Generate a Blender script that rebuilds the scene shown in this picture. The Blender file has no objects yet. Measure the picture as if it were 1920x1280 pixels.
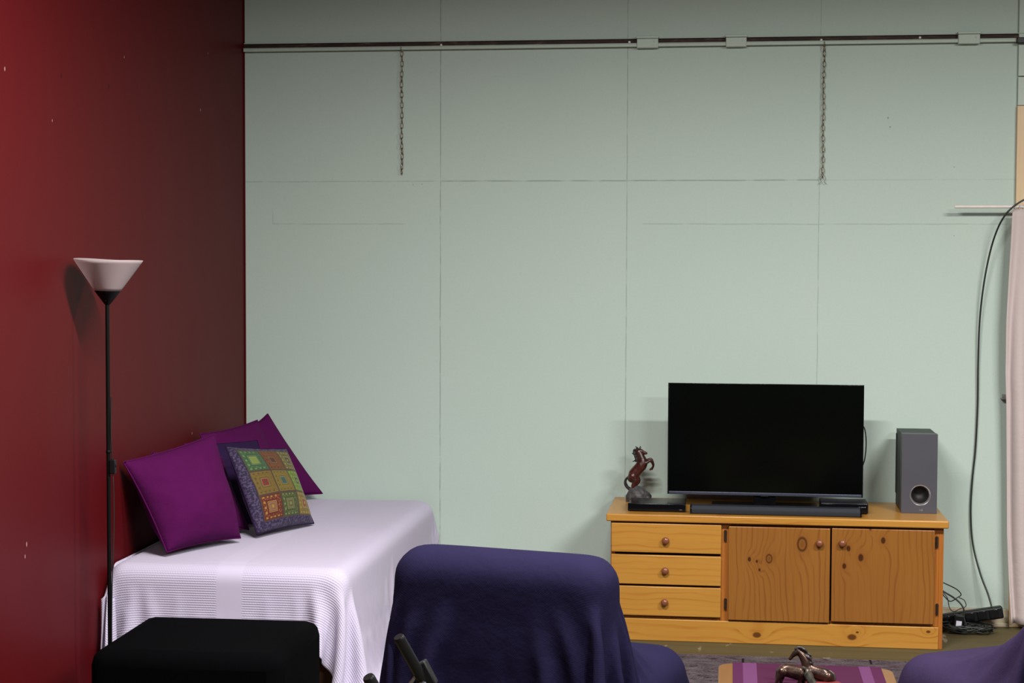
import bpy, bmesh, math, random
import numpy as np
from mathutils import Vector, Matrix, Euler, noise
random.seed(7)
PI = math.pi
scn = bpy.context.scene
C = scn.collection

# ---------------------------------------------------------------- camera
F = 3171.0; YAW = .1292; PIT = .0466; ROL = -.0033
CAM = np.array([2.387, -8.119, 1.699])
_cy, _sy, _cp, _sp = math.cos(YAW), math.sin(YAW), math.cos(PIT), math.sin(PIT)
_D = np.array([-_sy*_cp, _cy*_cp, -_sp]); _r = np.array([_cy, _sy, 0.]); _u = np.cross(_r, _D)
_R = _r*math.cos(ROL) - _u*math.sin(ROL); _U = _r*math.sin(ROL) + _u*math.cos(ROL)
cam = bpy.data.cameras.new('camera'); cam.lens = F/1920*36; cam.sensor_width = 36
cam.clip_start = .05; cam.clip_end = 60
camo = bpy.data.objects.new('camera', cam); C.objects.link(camo)
camo.matrix_world = Matrix(((_R[0], _U[0], -_D[0], CAM[0]), (_R[1], _U[1], -_D[1], CAM[1]),
                            (_R[2], _U[2], -_D[2], CAM[2]), (0, 0, 0, 1)))
scn.camera = camo
def _ray(px, py): return _D + _R*(px-960)/F - _U*(py-640)/F
def at_y(px, py, Y): d = _ray(px, py); return Vector(CAM + d*(Y-CAM[1])/d[1])     # where the line of sight meets the plane y=Y
def at_x(px, py, X): d = _ray(px, py); return Vector(CAM + d*(X-CAM[0])/d[0])
def at_z(px, py, Z): d = _ray(px, py); return Vector(CAM + d*(Z-CAM[2])/d[2])

# ---------------------------------------------------------------- light
w = bpy.data.worlds.new('world'); scn.world = w; w.use_nodes = True
w.node_tree.nodes['Background'].inputs[0].default_value = (.5, .55, .6, 1)
w.node_tree.nodes['Background'].inputs[1].default_value = .1
def area(name, loc, sx, sy, power, col=(1, .97, .92), rot=(0, 0, 0), spread=PI):
    l = bpy.data.lights.new(name, 'AREA'); l.shape = 'RECTANGLE'; l.size = sx; l.size_y = sy
    l.energy = power; l.color = col; l.spread = spread
    o = bpy.data.objects.new(name, l); C.objects.link(o); o.location = loc; o.rotation_euler = rot
    return o
area('ceiling_tube_light', (1.8, -3.5, 3.2), 1.25, .16, 70, (1, .975, .93))
area('ceiling_tube_light', (5.0, -7.0, 3.25), 1.25, .2, 105, (.95, .98, 1))
area('ceiling_tube_light', (4.6, -3.3, 3.25), 1.25, .16, 66, (1, .975, .93))
area('ceiling_tube_light', (1.2, -7.2, 3.25), 1.25, .2, 20, (1, .97, .93))
scn.view_settings.view_transform = 'Standard'; scn.view_settings.look = 'None'
scn.view_settings.exposure = 1.56; scn.view_settings.gamma = 1.0
scn.view_settings.use_curve_mapping = False

# ---------------------------------------------------------------- mesh helpers
def thing(name, label, cat, loc=(0, 0, 0), rotz=0, group=None):
    o = bpy.data.objects.new(name, None); C.objects.link(o); o.empty_display_size = .05
    o.location = loc; o.rotation_euler = (0, 0, rotz); o['label'] = label; o['category'] = cat
    if group: o['group'] = group
    return o
def tag(o, label, cat, group=None):
    o['label'] = label; o['category'] = cat
    if group: o['group'] = group
    return o
def obj(name, bm, mat, parent=None, world=False, smooth=None, label=None, bevel=0, subsurf=0, origin=None):
    """links a bmesh as one object; world=True: verts are world coordinates, moved into the parent's frame (translation only)"""
    if world:
        off = Vector((0, 0, 0)); p = parent
        while p is not None: off += Vector(p.location); p = p.parent
        bmesh.ops.translate(bm, vec=-off, verts=bm.verts)
    me = bpy.data.meshes.new(name); bmesh.ops.recalc_face_normals(bm, faces=bm.faces); bm.to_mesh(me); bm.free()
    for m in (mat if isinstance(mat, (list, tuple)) else [mat]): me.materials.append(m)
    o = bpy.data.objects.new(name, me); C.objects.link(o)
    if origin is not None:
        me.transform(Matrix.Translation(-Vector(origin))); o.location = origin
    if parent: o.parent = parent
    if smooth is not None:
        for p in me.polygons: p.use_smooth = True
        if smooth < 180: me.set_sharp_from_angle(angle=math.radians(smooth))
    if bevel:
        b = o.modifiers.new('bevel', 'BEVEL'); b.width = bevel; b.segments = 3; b.limit_method = 'ANGLE'
        b.angle_limit = math.radians(40); b.harden_normals = False
        for p in me.polygons: p.use_smooth = True
        me.set_sharp_from_angle(angle=math.radians(35))
    if subsurf:
        s = o.modifiers.new('subsurf', 'SUBSURF'); s.levels = subsurf; s.render_levels = subsurf
    if label: o['label'] = label
    return o
def box(bm, x0, x1, y0, y1, z0, z1, M=None):
    v = [bm.verts.new((x, y, z)) for z in (z0, z1) for y in (y0, y1) for x in (x0, x1)]
    for f in ((0, 1, 3, 2), (4, 6, 7, 5), (0, 4, 5, 1), (2, 3, 7, 6), (0, 2, 6, 4), (1, 5, 7, 3)):
        bm.faces.new([v[i] for i in f])
    if M is not None: bmesh.ops.transform(bm, matrix=M, verts=v)
    return v
def bx(*a, M=None): bm = bmesh.new(); box(bm, *a, M=M); return bm
def spline(pts, n=6, closed=False):
    P = [Vector(p) for p in pts]; out = []; m = len(P)
    for i in range(m if closed else m-1):
        g = (lambda k: P[k % m]) if closed else (lambda k: P[max(0, min(m-1, k))])
        a, b, c, d = g(i-1), g(i), g(i+1), g(i+2)
        for k in range(n):
            t = k/n
            out.append(.5*((2*b)+(c-a)*t+(2*a-5*b+4*c-d)*t*t+(3*b-a-3*c+d)*t**3))
    if not closed: out.append(P[-1])
    return out
def tube(bm, pts, r, seg=8, closed=False, caps=True):
    P = [Vector(p) for p in pts]; n = len(P); rings = []
    up = Vector((0, 0, 1)); T0 = (P[1]-P[0]).normalized()
    if abs(T0.dot(up)) > .9: up = Vector((1, 0, 0))
    nrm = (up - T0*up.dot(T0)).normalized()
    for i in range(n):
        if closed: T = (P[(i+1) % n]-P[i-1]).normalized()
        else: T = (P[min(i+1, n-1)]-P[max(i-1, 0)]).normalized()
        nrm = (nrm - T*nrm.dot(T)).normalized(); bi = T.cross(nrm)
        rr = r[i] if isinstance(r, (list, tuple)) else r
        rings.append([bm.verts.new(P[i]+(nrm*math.cos(2*PI*k/seg)+bi*math.sin(2*PI*k/seg))*rr) for k in range(seg)])
    for i in range(n if closed else n-1):
        a, b = rings[i], rings[(i+1) % n]
        for k in range(seg): bm.faces.new((a[k], a[(k+1) % seg], b[(k+1) % seg], b[k]))
    if caps and not closed:
        bm.faces.new(rings[0][::-1]); bm.faces.new(rings[-1])
def tb(pts, r, seg=8, closed=False): bm = bmesh.new(); tube(bm, pts, r, seg, closed); return bm
def lathe(bm, prof, seg=32, M=None):
    rings = []; allv = []
    for r, z in prof:
        if r < 1e-6: ring = [bm.verts.new((0, 0, z))]
        else: ring = [bm.verts.new((r*math.cos(2*PI*k/seg), r*math.sin(2*PI*k/seg), z)) for k in range(seg)]
        rings.append(ring); allv += ring
    for a, b in zip(rings, rings[1:]):
        for k in range(seg):
            k2 = (k+1) % seg
            if len(a) == 1 and len(b) == 1: continue
            if len(a) == 1: bm.faces.new((a[0], b[k], b[k2]))
            elif len(b) == 1: bm.faces.new((a[k], b[0], a[k2]))
            else: bm.faces.new((a[k], a[k2], b[k2], b[k]))
    if M is not None: bmesh.ops.transform(bm, matrix=M, verts=allv)
def lt(prof, seg=32, M=None): bm = bmesh.new(); lathe(bm, prof, seg, M); return bm
def grid_mesh(P, nu, nv, uv=None):
    """P: array (nu*nv,3), index i*nv+j"""
    bm = bmesh.new(); V = [bm.verts.new(tuple(map(float, p))) for p in P]; lay = bm.loops.layers.uv.new('UVMap')
    for i in range(nu-1):
        for j in range(nv-1):
            ids = (i*nv+j, (i+1)*nv+j, (i+1)*nv+j+1, i*nv+j+1)
            f = bm.faces.new([V[k] for k in ids])
            if uv is not None:
                for l, k in zip(f.loops, ids): l[lay].uv = uv[k]
    return bm

# ---------------------------------------------------------------- node helpers
class G:
    def __init__(s, name):
        s.m = bpy.data.materials.new(name); s.m.use_nodes = True; s.t = s.m.node_tree; s.n = s.t.nodes; s.l = s.t.links
        s.b = s.n['Principled BSDF']
    def new(s, t, **k):
        n = s.n.new(t)
        for a, v in k.items(): setattr(n, a, v)
        return n
    def put(s, sock, v):
        if isinstance(v, bpy.types.NodeSocket): s.l.new(v, sock)
        elif isinstance(v, (tuple, list)) and len(v) == 3 and sock.type == 'RGBA': sock.default_value = (*v, 1)
        else: sock.default_value = v
    def math(s, op, a, b=0.0, c=None, clamp=False):
        n = s.new('ShaderNodeMath', operation=op, use_clamp=clamp); s.put(n.inputs[0], a); s.put(n.inputs[1], b)
        if c is not None: s.put(n.inputs[2], c)
        return n.outputs[0]
    def mul(s, a, b): return s.math('MULTIPLY', a, b)
    def add(s, a, b): return s.math('ADD', a, b)
    def sub(s, a, b): return s.math('SUBTRACT', a, b)
    def mx(s, a, b): return s.math('MAXIMUM', a, b)
    def coord(s, kind='Object'): return s.new('ShaderNodeTexCoord').outputs[kind]
    def sep(s, v):
        n = s.new('ShaderNodeSeparateXYZ'); s.put(n.inputs[0], v); return n.outputs[0], n.outputs[1], n.outputs[2]
    def comb(s, x, y, z):
        n = s.new('ShaderNodeCombineXYZ')
        for i, v in enumerate((x, y, z)): s.put(n.inputs[i], v)
        return n.outputs[0]
    def vscale(s, v, sc):
        n = s.new('ShaderNodeVectorMath', operation='MULTIPLY'); s.put(n.inputs[0], v); n.inputs[1].default_value = sc; return n.outputs[0]
    def noise(s, v, scale, detail=3, rough=.5, out=0):
        n = s.new('ShaderNodeTexNoise'); s.put(n.inputs['Vector'], v); n.inputs['Scale'].default_value = scale
        n.inputs['Detail'].default_value = detail; n.inputs['Roughness'].default_value = rough; return n.outputs[out]
    def smooth(s, v, a, b, t0=0., t1=1.):
        n = s.new('ShaderNodeMapRange', interpolation_type='SMOOTHSTEP'); s.put(n.inputs[0], v)
        n.inputs[1].default_value = a; n.inputs[2].default_value = b; n.inputs[3].default_value = t0; n.inputs[4].default_value = t1
        return n.outputs[0]
    def mix(s, f, a, b, mode='MIX'):
        n = s.new('ShaderNodeMix', data_type='RGBA', blend_type=mode); s.put(n.inputs[0], f); s.put(n.inputs[6], a); s.put(n.inputs[7], b)
        return n.outputs[2]
    def ramp(s, v, stops, interp='LINEAR'):
        n = s.new('ShaderNodeValToRGB'); s.put(n.inputs[0], v); r = n.color_ramp; r.interpolation = interp
        while len(r.elements) > 1: r.elements.remove(r.elements[-1])
        r.elements[0].position = stops[0][0]; r.elements[0].color = (*stops[0][1], 1)
        for p, c in stops[1:]:
            e = r.elements.new(p); e.color = (*c, 1)
        return n.outputs[0]
    def bump(s, h, strength=.3, dist=.002):
        n = s.new('ShaderNodeBump'); s.put(n.inputs['Height'], h); n.inputs['Strength'].default_value = strength
        n.inputs['Distance'].default_value = dist; s.l.new(n.outputs[0], s.b.inputs['Normal'])
    def out(s, col, rough=.5, metal=0., spec=None, sheen=0.):
        s.put(s.b.inputs['Base Color'], col); s.put(s.b.inputs['Roughness'], rough); s.put(s.b.inputs['Metallic'], metal)
        if spec is not None: s.b.inputs['Specular IOR Level'].default_value = spec
        if sheen: s.b.inputs['Sheen Weight'].default_value = sheen
        return s.m
def plain(name, col, rough=.5, metal=0., var=.12, scale=40, spec=None, bump=0, sheen=0.):
    g = G(name); n = g.noise(g.coord(), scale, 4, .6)
    c = g.mix(n, tuple(x*(1-var) for x in col), tuple(min(1, x*(1+var)) for x in col))
    if bump: g.bump(n, bump, .002)
    return g.out(c, rough, metal, spec, sheen)

# ---- painted green wall boards with seams
def wall_green():
    g = G('green_wall_paint'); co = g.coord(); x, y, z = g.sep(co)
    wob = g.mul(g.sub(g.noise(co, 6, 3, .6), .5), .006)
    brk = g.smooth(g.noise(co, 14, 2, .5), .3, .55, .25, 1)
    def vline(x0, z0, z1, wd, s):
        d = g.math('ABSOLUTE', g.sub(g.add(x, wob), x0)); m = g.smooth(d, 0, wd, s, 0)
        if z0 is not None: m = g.mul(m, g.mul(g.smooth(z, z0-.003, z0+.003), g.smooth(z, z1-.003, z1+.003, 1, 0)))
        return m
    def hline(z0, x0, x1, wd, s):
        d = g.math('ABSOLUTE', g.sub(g.add(z, wob), z0)); m = g.smooth(d, 0, wd, s, 0)
        return g.mul(m, g.mul(g.smooth(x, x0-.003, x0+.003), g.smooth(x, x1-.02, x1+.02, 1, 0)))
    m = vline(.979, None, None, .0045, .62)
    for t in (vline(1.884, None, None, .0045, .5), vline(2.790, 2.09, 3.4, .004, .4), vline(2.790, 0, 2.09, .004, .45),
              vline(.142, 1.885, 1.95, .004, .3),
              hline(2.092, 0, .98, .0045, .38), hline(2.092, .98, 2.8, .005, .65), hline(2.092, 2.8, 3.7, .004, .22),
              hline(1.8845, .142, .80, .004, .38), hline(1.8845, 1.96, 3.7, .004, .4)): m = g.mx(m, t)
    m = g.mul(m, brk)
    # repaired chips along the joints
    chips = g.mul(g.smooth(g.noise(co, 60, 2, .5), .66, .72), g.smooth(g.math('ABSOLUTE', g.sub(z, 2.085)), 0, .03, 1, 0))
    chips = g.mul(chips, g.smooth(x, 1.1, 1.2, 1, 0))
    m = g.mx(m, g.mul(chips, .5))
    for px, py, r in ((1665, 221, .007), (1669, 238, .006), (1789, 313, .004), (1789, 442, .004)):
        p = at_y(px, py, 0); v = g.new('ShaderNodeVectorMath', operation='DISTANCE'); g.put(v.inputs[0], co); v.inputs[1].default_value = (p.x, 0, p.z)
        m = g.mx(m, g.smooth(v.outputs['Value'], 0, r, .85, 0))
    big = g.noise(co, 1.2, 4, .6); fine = g.noise(co, 90, 3, .6)
    c = g.mix(big, (.41, .505, .455), (.455, .535, .48))
    c = g.mix(g.mul(g.smooth(fine, .4, .8), .25), c, (.36, .44, .38))
    # faint scuffs at the foot of the wall
    c = g.mix(g.mul(g.smooth(g.noise(g.vscale(co, (1, 1, 4)), 9, 4, .7), .6, .8), .12), c, (.35, .34, .26))
    c = g.mix(g.mul(m, .8), c, (.10, .13, .10))
    h = g.sub(g.mul(fine, .12), m); g.bump(h, .35, .003)
    return g.out(c, .6, 0, .2)
def wall_red():
    g = G('red_wall_paint'); co = g.coord()
    n = g.noise(co, 1.5, 4, .6); f = g.noise(co, 120, 3, .6)
    c = g.mix(n, (.070, .0034, .0050), (.084, .0042, .0062)); c = g.mix(g.mul(f, .25), c, (.055, .003, .0044))
    for px, py, r, k in ((115, 142, .009, 0), (204, 163, .010, 0), (376, 206, .006, 1), (98, 226, .004, 1), (233, 107, .004, 1), (390, 100, .005, 1),
                         (9, 129, .006, 1), (50, 1020, .007, 1), (360, 812, .005, 1), (47, 1043, .006, 1)):
        p = at_x(px, py, 0); v = g.new('ShaderNodeVectorMath', operation='DISTANCE')
        g.put(v.inputs[0], g.vscale(co, (1, 1, .5))); v.inputs[1].default_value = (0, p.y, p.z*.5)
        c = g.mix(g.smooth(v.outputs['Value'], r*.35, r*.8, .9, 0), c, (.02, .004, .004) if k == 0 else (.35, .22, .20))
    g.bump(f, .12, .002)
    return g.out(c, g.smooth(n, 0, 1, .40, .48), 0, .09)

def pine(name, light, dark, along, knots=(), freq=55, seed=0., lines=.6, rough=.32):
    """varnished pine: grain lines along 'x' or 'z'; they bend round the listed knots (a along, b across, radius)"""
    g = G(name); co = g.coord(); x, y, z = g.sep(co)
    a, b = (x, z) if along == 'x' else (z, x)
    if along == 'y': a, b = y, x
    warp = g.noise(g.comb(g.mul(a, 1.3), g.mul(b, 4), seed), 1.6, 3, .5)
    t = g.add(g.mul(b, freq), g.mul(warp, 1.2+freq*.05)); km = None; ring = None
    for ka, kb, kr, kind in knots:
        da = g.mul(g.sub(a, ka), 1/(kr*(1.5 if kind != 2 else 1))); db = g.mul(g.sub(b, kb), 1/kr)
        d = g.math('SQRT', g.add(g.mul(da, da), g.mul(db, db)))
        infl = g.math('POWER', 2.718, g.mul(g.mul(d, d), -.12))
        t = g.add(t, g.mul(infl, 1.5))
        core = g.smooth(d, .55, 1., 1, 0) if kind != 1 else g.mx(g.mul(g.smooth(d, .5, .85), g.smooth(d, .85, 1.2, .9, 0)), g.smooth(d, .2, .9, .35, 0))
        km = core if km is None else g.mx(km, core)
        rg = g.smooth(d, .9, 2.6, .5, 0); ring = rg if ring is None else g.mx(ring, rg)
    wv = g.math('FRACT', t)
    line = g.mul(g.smooth(wv, .55, .93), g.smooth(wv, .95, 1., 1, 0))
    strength = g.smooth(g.noise(g.comb(g.mul(a, .7), g.mul(b, 9), seed+3), 2.5, 2, .5), .35, .65, .15, 1)
    fine = g.noise(g.comb(g.mul(a, 6), g.mul(b, 160), seed), 1, 3, .6)
    mid = tuple(.5*(p+q) for p, q in zip(light, dark))
    c = g.mix(g.smooth(fine, .3, .8), light, tuple(.8*p+.2*q for p, q in zip(light, dark)))
    c = g.mix(g.mul(g.smooth(warp, .35, .7), .35), c, mid)
    c = g.mix(g.mul(g.mul(line, strength), lines), c, dark)
    if km is not None:
        c = g.mix(ring, c, mid); c = g.mix(g.mul(km, .92), c, (dark[0]*.25, dark[1]*.2, dark[2]*.3))
    g.bump(fine, .05, .001)
    g.b.inputs['Coat Weight'].default_value = .15; g.b.inputs['Coat Roughness'].default_value = .22
    return g.out(c, rough, 0, .3)

M = {}
M['green'] = wall_green(); M['red'] = wall_red()
M['green_trim'] = plain('green_metal_paint', (.40, .48, .41), .5, 0, .08, 50)
M['ceiling'] = plain('ceiling_paint', (.10, .10, .09), .9)
M['room'] = plain('far_wall_paint', (.12, .13, .12), .9)
M['rust'] = None
def rust():
    g = G('rusty_rail_steel'); co = g.coord(); x, y, z = g.sep(co)
    n = g.noise(g.comb(g.mul(x, 14), 0, g.mul(z, 120)), 1, 4, .7); n2 = g.noise(g.comb(g.mul(x, 3), 0, 0), 1, 2, .5)
    c = g.ramp(n, [(.2, (.008, .005, .004)), (.5, (.04, .018, .014)), (.62, (.09, .05, .04)), (.78, (.30, .27, .24))])
    c = g.mix(g.smooth(n2, .4, .6), g.mix(.7, c, (.012, .006, .005)), c)
    return g.out(c, .7, .3)
M['rust'] = rust()
M['screw'] = plain('white_screw_paint', (.72, .72, .68), .4)
M['chain'] = plain('old_brass_chain', (.22, .18, .125), .38, .8, .5, 60)
M['black_plastic'] = plain('black_plastic', (.006, .006, .007), .42, spec=.25)
M['black_gloss'] = plain('gloss_black_plastic', (.003, .003, .004), .16, spec=.3)
M['black_metal'] = plain('black_lamp_enamel', (.003, .0032, .0032), .45, spec=.12)
M['grey_bar'] = plain('soundbar_mesh', (.016, .020, .028), .5, .2, .3, 600)
M['silver'] = plain('silver_trim', (.30, .31, .36), .35, .7)
M['screen'] = plain('tv_screen_glass', (.0015, .002, .0016), .12, 0, .05, 5, .15)
M['sub_front'] = plain('brushed_grey_panel', (.072, .070, .086), .45, .3, .08, 8)
M['sub_body'] = plain('dark_vinyl_board', (.018, .022, .020), .5, spec=.25)
M['sub_dark'] = plain('port_black', (.006, .005, .005), .6)
M['ring'] = plain('port_chrome', (.62, .60, .62), .28, .85, .05)
M['knob'] = plain('turned_wood_knob', (.19, .062, .028), .25, 0, .2, 70)
M['hinge'] = plain('dark_bronze_hinge', (.05, .04, .03), .4, .7)
M['cream'] = None
def cream():
    g = G('worn_cream_paint'); co = g.coord(); n = g.noise(co, 12, 4, .7)
    c = g.mix(g.smooth(n, .52, .62), (.42, .36, .25), (.40, .29, .22)); s = g.smooth(g.noise(co, 45, 2, .5), .68, .74)
    return g.out(g.mix(s, c, (.03, .02, .015)), .6)
M['cream'] = cream()
M['timber'] = pine('raw_timber', (.62, .46, .28), (.48, .33, .18), 'z', (), 40, 2., .3, .6)
M['label'] = plain('white_sticker', (.68, .68, .78), .5)
M['cable'] = plain('black_cable_rubber', (.012, .016, .014), .45)
M['rod'] = plain('white_rod_plastic', (.66, .60, .56), .4)
M['brown_wood'] = plain('dark_bed_wood', (.085, .035, .018), .45)
M['mattress'] = plain('mattress_ticking', (.5, .48, .5), .9)
M['ottoman'] = plain('black_ottoman_cloth', (.0010, .0010, .0014), .95, 0, .25, 300, .03)

def fabric(name, col, rough=.9, sheen=.3, weave=700, var=.12, sh_tint=None):
    g = G(name); co = g.coord('UV'); x, y, z = g.sep(co)
    wv = g.mul(g.math('SINE', g.mul(x, weave)), g.math('SINE', g.mul(y, weave)))
    n = g.noise(co, 9, 4, .6)
    c = g.mix(n, tuple(q*(1-var) for q in col), tuple(q*(1+var) for q in col))
    c = g.mix(g.smooth(wv, -.2, 1, 0, .18), c, tuple(q*.7 for q in col))
    g.bump(g.add(g.add(g.mul(wv, .1), g.noise(co, 60, 3, .6)), g.mul(g.noise(co, 11, 3, .6), 4)), .22, .004)
    return g.out(c, rough, 0, .08, sheen)
M['magenta'] = fabric('magenta_cotton', (.066, .0040, .054), .95, 0)
M['plum'] = fabric('dark_purple_cotton', (.021, .009, .040), .95, 0)
M['navy'] = fabric('navy_purple_sheet', (.0105, .0082, .030), .9, 0, 900)
M['violet'] = fabric('faded_violet_sheet', (.026, .0165, .046), .9, 0, 900)
M['pipe'] = plain('magenta_piping', (.072, .005, .058), .9, spec=.05)
M['pipe_dark'] = plain('purple_piping', (.021, .010, .036), .9, spec=.05)
M['curtain'] = fabric('pale_pink_curtain', (.50, .42, .41), .85, 0, 900, .04)

def blanket():
    g = G('white_cellular_blanket'); co = g.coord('UV'); x, y, z = g.sep(co)
    rows = g.math('SINE', g.mul(y, 700)); cols = g.math('SINE', g.add(g.mul(x, 620), g.mul(g.math('SINE', g.mul(y, 350)), 1.5)))
    band = g.mul(g.smooth(x, .455, .462), g.smooth(x, .558, .565, 1, 0))
    pat = g.mul(g.add(g.mul(rows, .75), g.mul(g.mul(rows, cols), .35)), g.sub(1, band))
    n = g.noise(co, 2.5, 3, .5)
    c = g.mix(n, (.465, .42, .555), (.505, .455, .575))
    c = g.mix(g.mul(g.smooth(pat, -1, .2, 1, 0), .16), c, (.25, .23, .38))
    g.bump(pat, .4, .002)
    return g.out(c, .95, 0, .1, .1)
M['blanket'] = blanket()

def patchwork():
    g = G('embroidered_patchwork'); co = g.coord('UV'); u, v, _ = g.sep(co)
    # centre field u .13..1.0, v .1...96 in three by three patches
    fu = g.mul(g.sub(u, .10), 1/.88); fv = g.mul(g.sub(v, .09), 1/.86)
    inside = g.mul(g.mul(g.smooth(fu, -.002, .002), g.smooth(fu, .998, 1.002, 1, 0)), g.mul(g.smooth(fv, -.002, .002), g.smooth(fv, .998, 1.002, 1, 0)))
    a = g.mul(fu, 3); b = g.mul(fv, 3); ci = g.math('FLOOR', a); cj = g.math('FLOOR', b)
    lx = g.sub(g.math('FRACT', a), .5); ly = g.sub(g.math('FRACT', b), .5)
    idx = g.mul(g.add(g.add(ci, g.mul(cj, 3)), .5), 1/9)
    st = [k/9 for k in range(9)]
    base = [(.16, .012, .012), (.075, .085, .022), (.24, .16, .025), (.24, .15, .025), (.27, .18, .03), (.16, .25, .025), (.05, .12, .05), (.22, .075, .018), (.15, .12, .03)]
    sc_ = lambda L, k: [tuple(q*k for q in t) for t in L]
    hi = [(.52, .32, .05), (.25, .36, .10), (.52, .40, .06), (.10, .075, .02), (.10, .10, .02), (.35, .48, .06), (.20, .33, .12), (.10, .03, .01), (.40, .36, .10)]
    mid = [(.30, .13, .05), (.16, .12, .04), (.30, .06, .02), (.26, .03, .015), (.04, .12, .11), (.06, .12, .02), (.25, .33, .05), (.12, .04, .015), (.08, .06, .02)]
    cb = g.ramp(idx, list(zip(st, sc_(base, .5))), 'CONSTANT'); ch = g.ramp(idx, list(zip(st, sc_(hi, .5))), 'CONSTANT'); cm = g.ramp(idx, list(zip(st, sc_(mid, .5))), 'CONSTANT')
    ax = g.math('ABSOLUTE', lx); ay = g.math('ABSOLUTE', ly); m = g.mx(ax, ay)
    c = cb
    # stitched squares in the outer ring
    dots = g.mul(g.smooth(g.math('SINE', g.mul(lx, 2*PI*5)), .1, .5), g.smooth(g.math('SINE', g.add(g.mul(ly, 2*PI*5), 1.57)), .1, .5))
    ringm = g.mul(g.smooth(m, .27, .29), g.smooth(m, .41, .43, 1, 0))
    c = g.mix(g.mul(g.mul(dots, ringm), .85), c, ch)
    nz = g.smooth(g.noise(g.vscale(co, (60, 60, 1)), 1, 2, .5), .5, .6)
    c = g.mix(g.mul(g.mul(nz, ringm), .45), c, ch)
    def ringat(r, wd): return g.mul(g.smooth(m, r-wd, r-wd*.6), g.smooth(m, r+wd*.6, r+wd, 1, 0))
    c = g.mix(g.smooth(m, .16, .17, 1, 0), c, cm)
    c = g.mix(g.mul(ringat(.2, .02), .75), c, ch)
    c = g.mix(g.mul(ringat(.15, .012), .6), c, (.22, .19, .13))
    c = g.mix(g.smooth(m, .05, .065, .8, 0), c, ch)
    c = g.mix(g.smooth(m, .455, .475), c, (.045, .028, .018))
    # purple brocade border
    bn = g.noise(g.vscale(co, (38, 38, 1)), 1, 3, .6)
    border = g.mix(g.smooth(bn, .48, .56), (.012, .006, .028), (.060, .040, .095))
    edge = g.smooth(g.math('ABSOLUTE', g.sub(u, .095)), .0, .014, 1, 0); border = g.mix(edge, border, (.012, .006, .02))
    c = g.mix(inside, border, c)
    g.bump(g.add(g.noise(g.vscale(co, (90, 90, 1)), 1, 3, .6), g.mul(ringm, .4)), .3, .002)
    return g.out(c, .75, 0, .3, .1)
M['patch'] = patchwork()

def floor_mat():
    g = G('bare_stained_boards'); co = g.coord(); x, y, z = g.sep(co)
    n = g.noise(g.comb(g.mul(x, 1.5), g.mul(y, 9), 0), 2, 5, .65); c = g.mix(n, (.075, .060, .024), (.125, .098, .045))
    sp = g.smooth(g.noise(g.vscale(co, (1, .35, 1)), 13, 3, .55), .63, .70); c = g.mix(g.mul(sp, .8), c, (.30, .24, .16))
    pl = g.smooth(g.math('ABSOLUTE', g.sub(g.math('FRACT', g.mul(y, 7.2)), .5)), .0, .02, .7, 0); c = g.mix(pl, c, (.02, .015, .008))
    c = g.mix(.12, c, (0, 0, 0)); g.bump(n, .2, .003); return g.out(c, .6, 0, .2)
M['floor'] = floor_mat()
def rug_mat():
    g = G('distressed_grey_purple_rug'); co = g.coord(); x, y, z = g.sep(co)
    n = g.noise(g.comb(x, g.mul(y, 2.2), 0), 9, 6, .75); fine = g.noise(co, 160, 4, .8)
    c = g.ramp(n, [(.3, (.035, .028, .033)), (.5, (.12, .092, .105)), (.7, (.20, .165, .175))])
    c = g.mix(g.mul(g.smooth(fine, .5, .7), .6), c, (.30, .26, .25)); c = g.mix(g.mul(g.smooth(fine, .5, .3), .5), c, (.03, .02, .025))
    st = g.noise(g.comb(g.mul(x, 2.0), g.add(g.mul(y, 6), g.mul(x, 1.2)), 4.), 1.6, 3, .6)
    ln = g.smooth(g.math('ABSOLUTE', g.sub(st, .5)), 0, .012, 1, 0); c = g.mix(g.mul(ln, .85), c, (.03, .006, .02))
    ln2 = g.smooth(g.math('ABSOLUTE', g.sub(st, .62)), 0, .01, 1, 0); c = g.mix(g.mul(ln2, .7), c, (.12, .015, .07))
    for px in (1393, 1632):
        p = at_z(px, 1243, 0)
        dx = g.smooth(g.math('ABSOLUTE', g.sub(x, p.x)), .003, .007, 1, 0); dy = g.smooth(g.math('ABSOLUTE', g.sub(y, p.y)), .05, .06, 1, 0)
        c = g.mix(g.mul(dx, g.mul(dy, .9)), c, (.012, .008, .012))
    c = g.mix(.32, c, (0, 0, 0)); g.bump(fine, .5, .004); return g.out(c, .95, 0, .03)
M['rug'] = rug_mat()

# ---------------------------------------------------------------- room
def struct(name, bm, m, **k):
    o = obj(name, bm, m, **k); o['kind'] = 'structure'; return o
struct('floor', bx(-.2, 8.2, -12.2, .2, -.1, 0), M['floor'])
struct('wall_back', bx(-.1, 8.2, 0, .12, 0, 4.0), M['green'])
struct('wall_left', bx(-.12, 0, -12.2, 0, 0, 4.0), M['red'])
struct('wall_right', bx(8, 8.12, -12.2, 0, 0, 4.0), M['room'])
struct('wall_front', bx(-.1, 8.1, -12.2, -12.1, 0, 4.0), M['room'])
struct('ceiling', bx(-.1, 8.1, -12.2, .1, 4.0, 4.1), M['ceiling'])
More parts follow.
